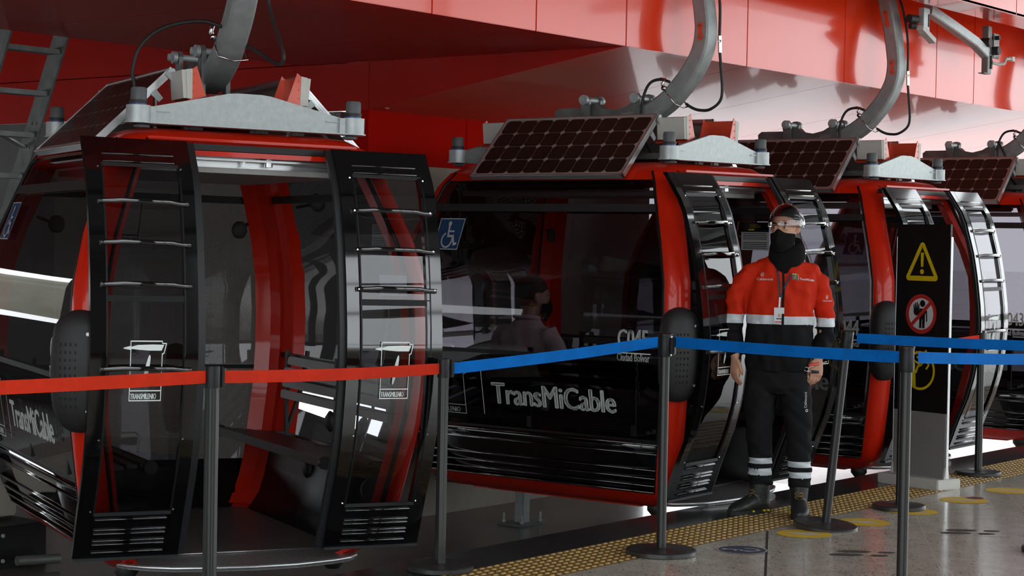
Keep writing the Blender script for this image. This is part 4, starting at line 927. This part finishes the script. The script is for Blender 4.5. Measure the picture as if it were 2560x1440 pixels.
# neck warmer
mb=MB(); R=[]
for z,rx,ry,cx,cy in((1.535,.070,.068,.030,.018),(1.545,.082,.080,.032,.012),(1.52,.094,.088,.034,.006),(1.485,.102,.094,.034,.0),(1.45,.104,.096,.032,-.002),(1.42,.106,.098,.03,-.004),(1.395,.096,.096,.022,-.01),(1.375,.075,.085,.015,-.012),(1.36,.04,.06,.01,-.02)):
    R.append([Vector((cx+rx*math.cos(a)*(1+.03*math.sin(3*a+z*40)),cy+ry*math.sin(a)*(1+.03*math.sin(2*a+z*55)),z+.016*math.sin(a)+.012*math.cos(a)-(.02 if z>1.5 and math.sin(a)<-.2 else 0))) for a in lin(0,2*PI,37)[:-1]])
mb.rings(R); nk=mb.build('neck_warmer','knit',T,smooth=True,sub=1)
# visor: a clear film bowed over brow and crown, tilted up
mb=MB()
def vz(u,v):
    a=u*1.85; ph=-.10+v*1.42; r=math.cos(ph)
    return P(.097*r*math.sin(a),.030-(.140*r)*math.cos(a)-.012*(1-v)*math.cos(a)*.8,.016+.118*math.sin(ph)+.006*math.cos(a))
mb.grid(vz,lin(-1,1,25),lin(0,1,13)); vo_=mb.build('visor','visor',T,smooth=True)
mb=MB(); mb.tube([vz(u,0) for u in lin(-1,1,25)],.0022,6); mb.tube([vz(u,1) for u in lin(-1,1,25)],.002,6); mb.build('visor_rim','visor',vo_,smooth=True)
for q in(-1,1): MB().sph(P(q*.088,.034,.045),(.010,.014,.018),8,rot=Rz).build('visor_hinge','capgrey',vo_,smooth=True)
# jacket: trunk and sleeves as one piece
J=MB()
J.rings([ell((.012,.02,1.455),.070,.060,yw),ell((.011,.02,1.435),.105,.080,yw),ell((.010,.02,1.410),.150,.098,yw,pw=.95),ell((.010,.02,1.360),.196,.118,yw,pw=.9),ell((.008,.02,1.27),.200,.132,yw,pw=.85),ell((.006,.015,1.16),.190,.132,yw,pw=.85),ell((.004,.015,1.06),.184,.130,yw,pw=.85),ell((.002,.015,.95),.184,.132,yw,pw=.85),ell((0,.015,.87),.186,.132,yw,pw=.85),ell((0,.015,.812),.180,.128,yw,pw=.85)])
sL=catmull([(-.120,.02,1.350),(-.190,.028,1.318),(-.226,.035,1.24),(-.248,.045,1.12),(-.253,.04,1.03),(-.247,.02,.95),(-.241,.0,.895)],4)
sR=catmull([(.135,.03,1.350),(.206,.035,1.315),(.245,.04,1.24),(.266,.048,1.12),(.266,.035,1.03),(.245,.005,.95),(.222,-.025,.905)],4)
def taper(n): 
    return [(.072-.018*min(1,i/(n*.6)) if i<n*.62 else .054+.004*math.sin(i*1.9)) for i in range(n)]
J.tube(sL,taper(len(sL)),20); J.tube(sR,taper(len(sR)),20)
J.sph((-.150,.025,1.362),(.072,.078,.050),10); J.sph((.168,.03,1.362),(.072,.078,.050),10)
jk=fuse('jacket',J,'jred',T,.0046,7)
rs=np.random.RandomState(3)
def folds(co,amp,seeds):
    out=np.zeros(len(co))
    for (kx,ky,kz,ph,w) in seeds: out+=w*np.sin(co[:,0]*kx+co[:,1]*ky+co[:,2]*kz+ph+1.5*np.sin(co[:,2]*9+co[:,0]*14))
    return out*amp
jd=[(38,20,14,0,1),(-26,30,34,1,.9),(60,10,-22,2,.6),(15,44,60,3,.5),(90,-30,25,4,.35)]
def jm(c):
    q=1.098-.05*(c.x)*.25+ (.004 if abs(c.x)>.2 else 0)
    if abs(c.x)>.205: q=1.085 if c.x>0 else 1.10
    return 0 if c.z>q+.024 else (1 if c.z>q-.024 else 2)
remat(jk,['jred','jwht','jblk'],jm)
wrinkle(jk,lambda co:folds(co,.0046,jd)+np.where(np.abs(co[:,0])>.20,.0028*np.sin(co[:,2]*95+co[:,1]*30),0))
def onj(x,z,off=.004):
    a=math.asin(max(-1,min(1,(x-.008)/.205))); c=math.cos(a)
    y0=-.125*abs(c)**.85; return Vector((x,.017+y0*1.03-off+(x-.008)*math.tan(yw)*.9,z))
from mathutils.bvhtree import BVHTree
def caster(o):
    bm=bmesh.new(); bm.from_mesh(o.data); t=BVHTree.FromBMesh(bm); bm.free()
    def f(x,z,off=.0025,y=-.6):
        h=t.ray_cast(Vector((x,y,z)),Vector((0,1,0)))
        return (h[0]+Vector((0,-off,0))) if h[0] is not None else Vector((x,-.12,z))
    return f
cj=caster(jk)
def ribbon(mb,pts,w,f,off=.003,mi=0,side=Vector((1,0,0))):
    R=[]
    for i,(x,z) in enumerate(pts):
        x2,z2=pts[min(i+1,len(pts)-1)]; x1,z1=pts[max(i-1,0)]; d=Vector((x2-x1,0,z2-z1)).normalized(); s=Vector((d.z,0,-d.x))*w/2
        a=f(x,z,off); R.append([a-s,a+s,a+s+Vector((0,-.0015,0)),a-s+Vector((0,-.0015,0))])
    mb.rings(R,mi)
X=lambda px,z:(px-1937.6-9.5*z)*.00225
Z=lambda py:(1286.7-py)*.00225
mb=MB(); ribbon(mb,[(X(1952-(1387-z*1000)*.01,z),z) for z in lin(Z(668),Z(850),22)],.013,cj,.002); mb.build('zip_placket','jblk',T)
mb=MB(); ribbon(mb,[(X(x,Z(y)),Z(y)) for x,y in((1937,652),(1938,680),(1941,710),(1942,742))],.011,cj,.006)
ribbon(mb,[(X(x,Z(y)),Z(y)) for x,y in((1981,662),(1968,690),(1955,715),(1944,745))],.011,cj,.006); ln=mb.build('lanyard','navy',T)
mb=MB(); ribbon(mb,[(X(1942,Z(742)),Z(742)),(X(1941,Z(768)),Z(768))],.010,cj,.007); mb.build('lanyard_clip','chrome',ln)
mb=MB(); bx,bz=X(1940,Z(787)),Z(787); q=cj(bx,bz,.008); mb.box(q,(.056,.003,.088)); bd=mb.build('badge','signwhite',T)
mb=MB().box(q+Vector((0,-.002,-.0)),(.014,.001,.018)); mb.box(q+Vector((.002,-.002,-.036)),(.05,.001,.006),1); mb.box(q+Vector((.002,-.002,-.018)),(.034,.001,.006),2); mb.build('badge_print',['skin','signred','navy'],bd)
mb=MB(); g=lambda x0,z0,sl=0:(lambda x,y:tuple(cj(x0+x,z0+y+x*sl,.003)))
text_on(mb,'Cablem\u00f3vil',.019,g(X(1888,Z(701)),Z(701)),sx=1.0); h0=g(X(1901,Z(688)),Z(688)); disc_on(mb,(0,0),.008,h0,r0=.0045,n=16); line_on(mb,[(-.002,.015),(.012,.009)],.002,h0); mb.build('chest_emblem','signwhite',T)
mb=MB(); text_on(mb,'TransMiCable',.0165,g(X(1992,Z(698)),Z(698),-.10),sx=.92,bold=.0006); line_on(mb,[(-.003,-.008),(-.003,.022)],.0018,g(X(1990,Z(696)),Z(696))); mb.build('chest_lettering','signwhite',T)
mb=MB(); g1=g(X(1973,Z(697)),Z(697),-.1); mb.add([g1(0,0),g1(.030,0),g1(.030,.034),g1(0,.034)],[(0,1,2,3)]); pc=mb.build('chest_patch','signblack',T)
mb=MB(); g2=lambda x,y:tuple(Vector(g1(x,y))+Vector((0,-.0012,0))); mb.add([g2(.002,.027),g2(.030,.027),g2(.030,.032),g2(.002,.032)],[(0,1,2,3)]); line_on(mb,[(.013,.008),(.019,.022)],.003,g2); mb.build('patch_symbol','yellow',pc)
mb=MB(); text_on(mb,'Cablem\u00f3vil',.014,g(X(2054,Z(752)),Z(752)),sx=.9); h1=g(X(2066,Z(742)),Z(742)); disc_on(mb,(0,0),.007,h1,r0=.004,n=16); line_on(mb,[(-.004,.014),(.006,.010)],.0018,h1); mb.build('sleeve_emblem','signwhite',T)
# trousers
J=MB()
J.rings([ell((0,.018,.865),.170,.118,yw,pw=.9),ell((0,.018,.79),.172,.120,yw,pw=.9),ell((0,.018,.72),.165,.115,yw,pw=.9),ell((0,.018,.68),.12,.09,yw)])
def leg(pts,rs_): J.tube(catmull(pts,5),np.interp(lin(0,1,(len(pts)-1)*5+1),lin(0,1,len(rs_)),rs_).tolist(),24)
leg([(-.080,.018,.80),(-.097,.02,.65),(-.100,.012,.50),(-.092,.022,.40),(-.083,.04,.28),(-.080,.048,.17)],[.094,.090,.077,.068,.067,.066])
leg([(.080,.018,.80),(.104,.012,.65),(.120,-.004,.50),(.126,-.004,.40),(.130,-.006,.28),(.131,-.010,.16)],[.094,.090,.077,.069,.067,.064])
tr=fuse('trousers',J,'pants',T,.0066,4)
td=[(30,20,40,0,1),(-46,10,26,1,.8),(20,50,-55,2,.6),(70,0,90,5,.4)]
remat(tr,['pants','jwht'],lambda c:1 if ((.276<c.z-(.012 if c.x<.03 else 0)+abs(c.x-.0)*.0<.308) or (.212<c.z-(.012 if c.x<.03 else 0)<.246)) else 0)
wrinkle(tr,lambda co:folds(co,.0026,td)+np.where(co[:,2]<.34,.0028*np.sin(co[:,2]*120+co[:,0]*40),0))
ct=caster(tr)
mb=MB(); x0,z0=X(2012,Z(1016)),Z(1016); text_on(mb,'Cablem\u00f3vil',.022,lambda x,y:tuple(ct(x0-y,z0+x,.003)),sx=.9); disc_on(mb,(0,-.014),.008,lambda x,y:tuple(ct(x0+x,z0+y,.003)),r0=.0045,n=16); mb.build('trouser_emblem','signwhite',T)
mb=MB(); x1,z1=X(2000,Z(1030)),Z(1030)
for a,b in(((-.025,0),(.035,.006)),((-.025,0),(-.014,-.036)),((-.014,-.036),(.01,-.036))): ribbon(mb,[(x1+a[0]+(b[0]-a[0])*t,z1+a[1]+(b[1]-a[1])*t) for t in lin(0,1,5)],.003,ct,.003)
mb.build('cargo_pocket_flap','jblk',T)
# boots
def boot(x,y,ang,h=.16):
    J=MB(); d=Vector((math.sin(ang),-math.cos(ang),0)); s=Vector((d.y,-d.x,0)); c=Vector((x,y,0))
    def ring(t,zc,w,hh,lift=0): return [c+d*t+s*(w*math.cos(a))+Vector((0,0,max(.006,zc+hh*math.sin(a)))) for a in lin(0,2*PI,21)[:-1]]
    J.rings([ring(-.085,.045,.020,.035),ring(-.075,.045,.034,.04),ring(-.04,.055,.040,.05),ring(.0,.058,.042,.052),ring(.05,.058,.048,.050),ring(.10,.046,.052,.042),ring(.145,.038,.050,.034),ring(.175,.030,.036,.024),ring(.19,.026,.018,.016)])
    J.rings([ell(c+d*(-.028)+Vector((0,0,.05)),.048,.056,ang),ell(c+d*(-.024)+Vector((0,0,.10)),.049,.060,ang),ell(c+d*(-.024)+Vector((0,0,.15)),.054,.062,ang),ell(c+d*(-.024)+Vector((0,0,.20)),.058,.064,ang)])
    b=fuse('boot',J,'boot',T,.005,4)
    mb=MB(); P_=[(-.092,.022),(-.085,.034),(-.04,.041),(.0,.042),(.05,.046),(.11,.052),(.15,.050),(.18,.038),(.197,.015)]
    out=[(t,w) for t,w in P_]+[(t,-w) for t,w in reversed(P_)]
    mb.add([c+d*t+s*w+Vector((0,0,z)) for z in(0,.024) for t,w in out],[tuple(range(18))[::-1],tuple(range(18,36))]+[(i,(i+1)%18,18+(i+1)%18,18+i) for i in range(18)]); mb.build('boot_sole','sole',b)
    mb=MB()
    for t in(-.05,-.02,.06): 
        for sg_ in(-1,1): mb.box(c+d*t+s*(sg_*.0425)+Vector((0,0,.020)),(.020,.012,.009),0,Matrix.Rotation(ang,3,'Z'))
    mb.build('sole_insert','yellow',b)
    mb=MB()
    for k in range(5):
        z=.085+k*.018; t=.030-k*.012 if k>0 else .045
        a=c+d*(t+.020+.006*k)+Vector((0,0,z+.010)); mb.tube([a-s*.026+d*-.012,a+d*.003,a+s*.026+d*-.012+Vector((0,0,.014))],.0028,6); mb.tube([a+s*.026+d*-.012,a+d*.004,a-s*.026+d*-.012+Vector((0,0,.014))],.0028,6)
    mb.build('laces',M['lace'],b)
M['lace']=mat('tan_black_laces',(.16,.10,.03),.7,0,0,.6,80)
boot(-.100,.050,-1.00); boot(.128,-.030,-.10)
# spring hand grip he holds: a thing of its own
hg=empty('hand_gripper',(-.46+.10,-1.44,.0)); hg.location=T.matrix_world@Vector((0,0,0)) if False else (0,0,0)
TM=Matrix.Translation((-.36,-1.44,0))@Matrix.Rotation(math.atan2(-.79,.61),4,'Z')
gp=TM@Vector((.166,-.085,.845)); hg.location=gp; hg.rotation_euler[2]=math.atan2(-.79,.61)
tag(hg,'small spring hand grip with orange handle held in the attendant\u2019s hand','hand grip')
mb=MB(); [mb.tube([Vector((-.022+.012*math.cos(a),-.004+k*.005,-.018+.012*math.sin(a))) for a in lin(0,2*PI,15)],.0022,6) for k in range(3)]; mb.tube([(-.012,0,-.010),(.03,.01,.004)],.0024,6); mb.tube([(-.022,0,-.030),(.03,.01,-.032)],.0024,6); mb.build('spring','chrome',hg,smooth=True)
MB().tube([(-.010,.004,.0),(.012,.008,.008),(.05,.02,.012)],[.008,.010,.009],10).build('handle','orange',hg,smooth=True)
MB().tube([(.01,.006,-.032),(.05,.02,-.034)],[.008,.008],10).build('handle','rubber',hg,smooth=True)

# ---- seated passenger in the middle cabin ---- local: facing -y
Tp=empty('person',(-.60,.14,0),math.radians(88)); tag(Tp,'person seated inside the middle cabin in mauve-grey shirt and black mask','person')
body=MB(); P2,Rz2=head(body,(0,-.05,1.175),-.50,1.0,.08); lidmesh(body,P2,1.0)
body.tube([(0,.0,1.12),(0,.02,1.0)],[.055,.06],14)
body.rings([ell((0,.02,1.0),.07,.06),ell((0,.02,.96),.17,.09),ell((0,.02,.86),.17,.11),ell((0,.0,.7),.15,.11),ell((0,-.01,.55),.16,.12),ell((0,-.01,.49),.15,.12)])
for q in(-1,1):
    body.tube([(q*.18,.02,.95),(q*.22,-.02,.80),(q*.21,-.08,.68),(q*.13,-.26,.60)],[.05,.045,.04,.028],12)
    hand(body,(q*.13,-.26,.60),(-q*.35,-1,-.12),(-q*.9,.3,.3),(0,0,-1),curl=.35)
    body.tube([(q*.09,-.02,.55),(q*.10,-.25,.555),(q*.10,-.44,.53),(q*.10,-.46,.30),(q*.10,-.45,.08)],[.085,.075,.058,.05,.036],14)
b2=fuse('body',body,'skin2',Tp,.007,3)
face_bits(Tp,P2,Rz2)
mb=MB(); R=[]
for k in range(10):
    t=k/9*PI*.50; zz=.100*math.sin(t); rr=math.cos(t)
    R.append([P2(.083*rr*math.cos(a),.018+.101*rr*math.sin(a),.030+zz+(-.045 if math.sin(a)>.1 else (.022 if math.sin(a)<-.55 else 0))*max(0,1-k/2.6)) for a in lin(0,2*PI,33)[:-1]])
mb.rings(R); mb.build('hair','hair',Tp,smooth=True)
P=P2; mb=MB(); mb.grid(mk,us,vs); mb.build('face_mask','knit',Tp,smooth=True,solid=.003,sub=1)
J=MB(); J.rings([ell((0,.02,1.045),.075,.065),ell((0,.02,1.01),.12,.085),ell((0,.02,.97),.185,.11),ell((0,.02,.88),.195,.13),ell((0,.0,.72),.175,.135),ell((0,-.01,.56),.18,.14),ell((0,-.01,.50),.17,.13)])
for q in(-1,1): J.tube(catmull([(q*.15,.02,.975),(q*.215,.0,.86),(q*.235,-.04,.75),(q*.19,-.14,.66),(q*.145,-.235,.61)],4),[.066]*9+[.055]*8,16)
sh=fuse('shirt',J,'shirt',Tp,.008,4); wrinkle(sh,lambda co:folds(co,.003,jd))
MB().tube([Vector((.075*math.cos(a),.02+.066*math.sin(a),1.055+.008*math.sin(a))) for a in lin(0,2*PI,21)],.014,8).build('collar','shirt',Tp,smooth=True)
J=MB(); J.rings([ell((0,-.01,.56),.175,.135),ell((0,-.01,.49),.17,.135)])
for q in(-1,1): J.tube([(q*.09,0,.555),(q*.105,-.25,.56),(q*.105,-.45,.535),(q*.105,-.475,.40),(q*.105,-.465,.12)],[.098,.086,.072,.068,.062],16)
fuse('trousers',J,'pants',Tp,.009,3)
for q in(-1,1): MB().tube([(q*.10,-.42,.08),(q*.10,-.50,.075),(q*.10,-.58,.062),(q*.10,-.63,.055)],[(.045,.04),(.045,.045),(.035,.045),(.02,.03)],14).build('shoe','boot',Tp,smooth=True)
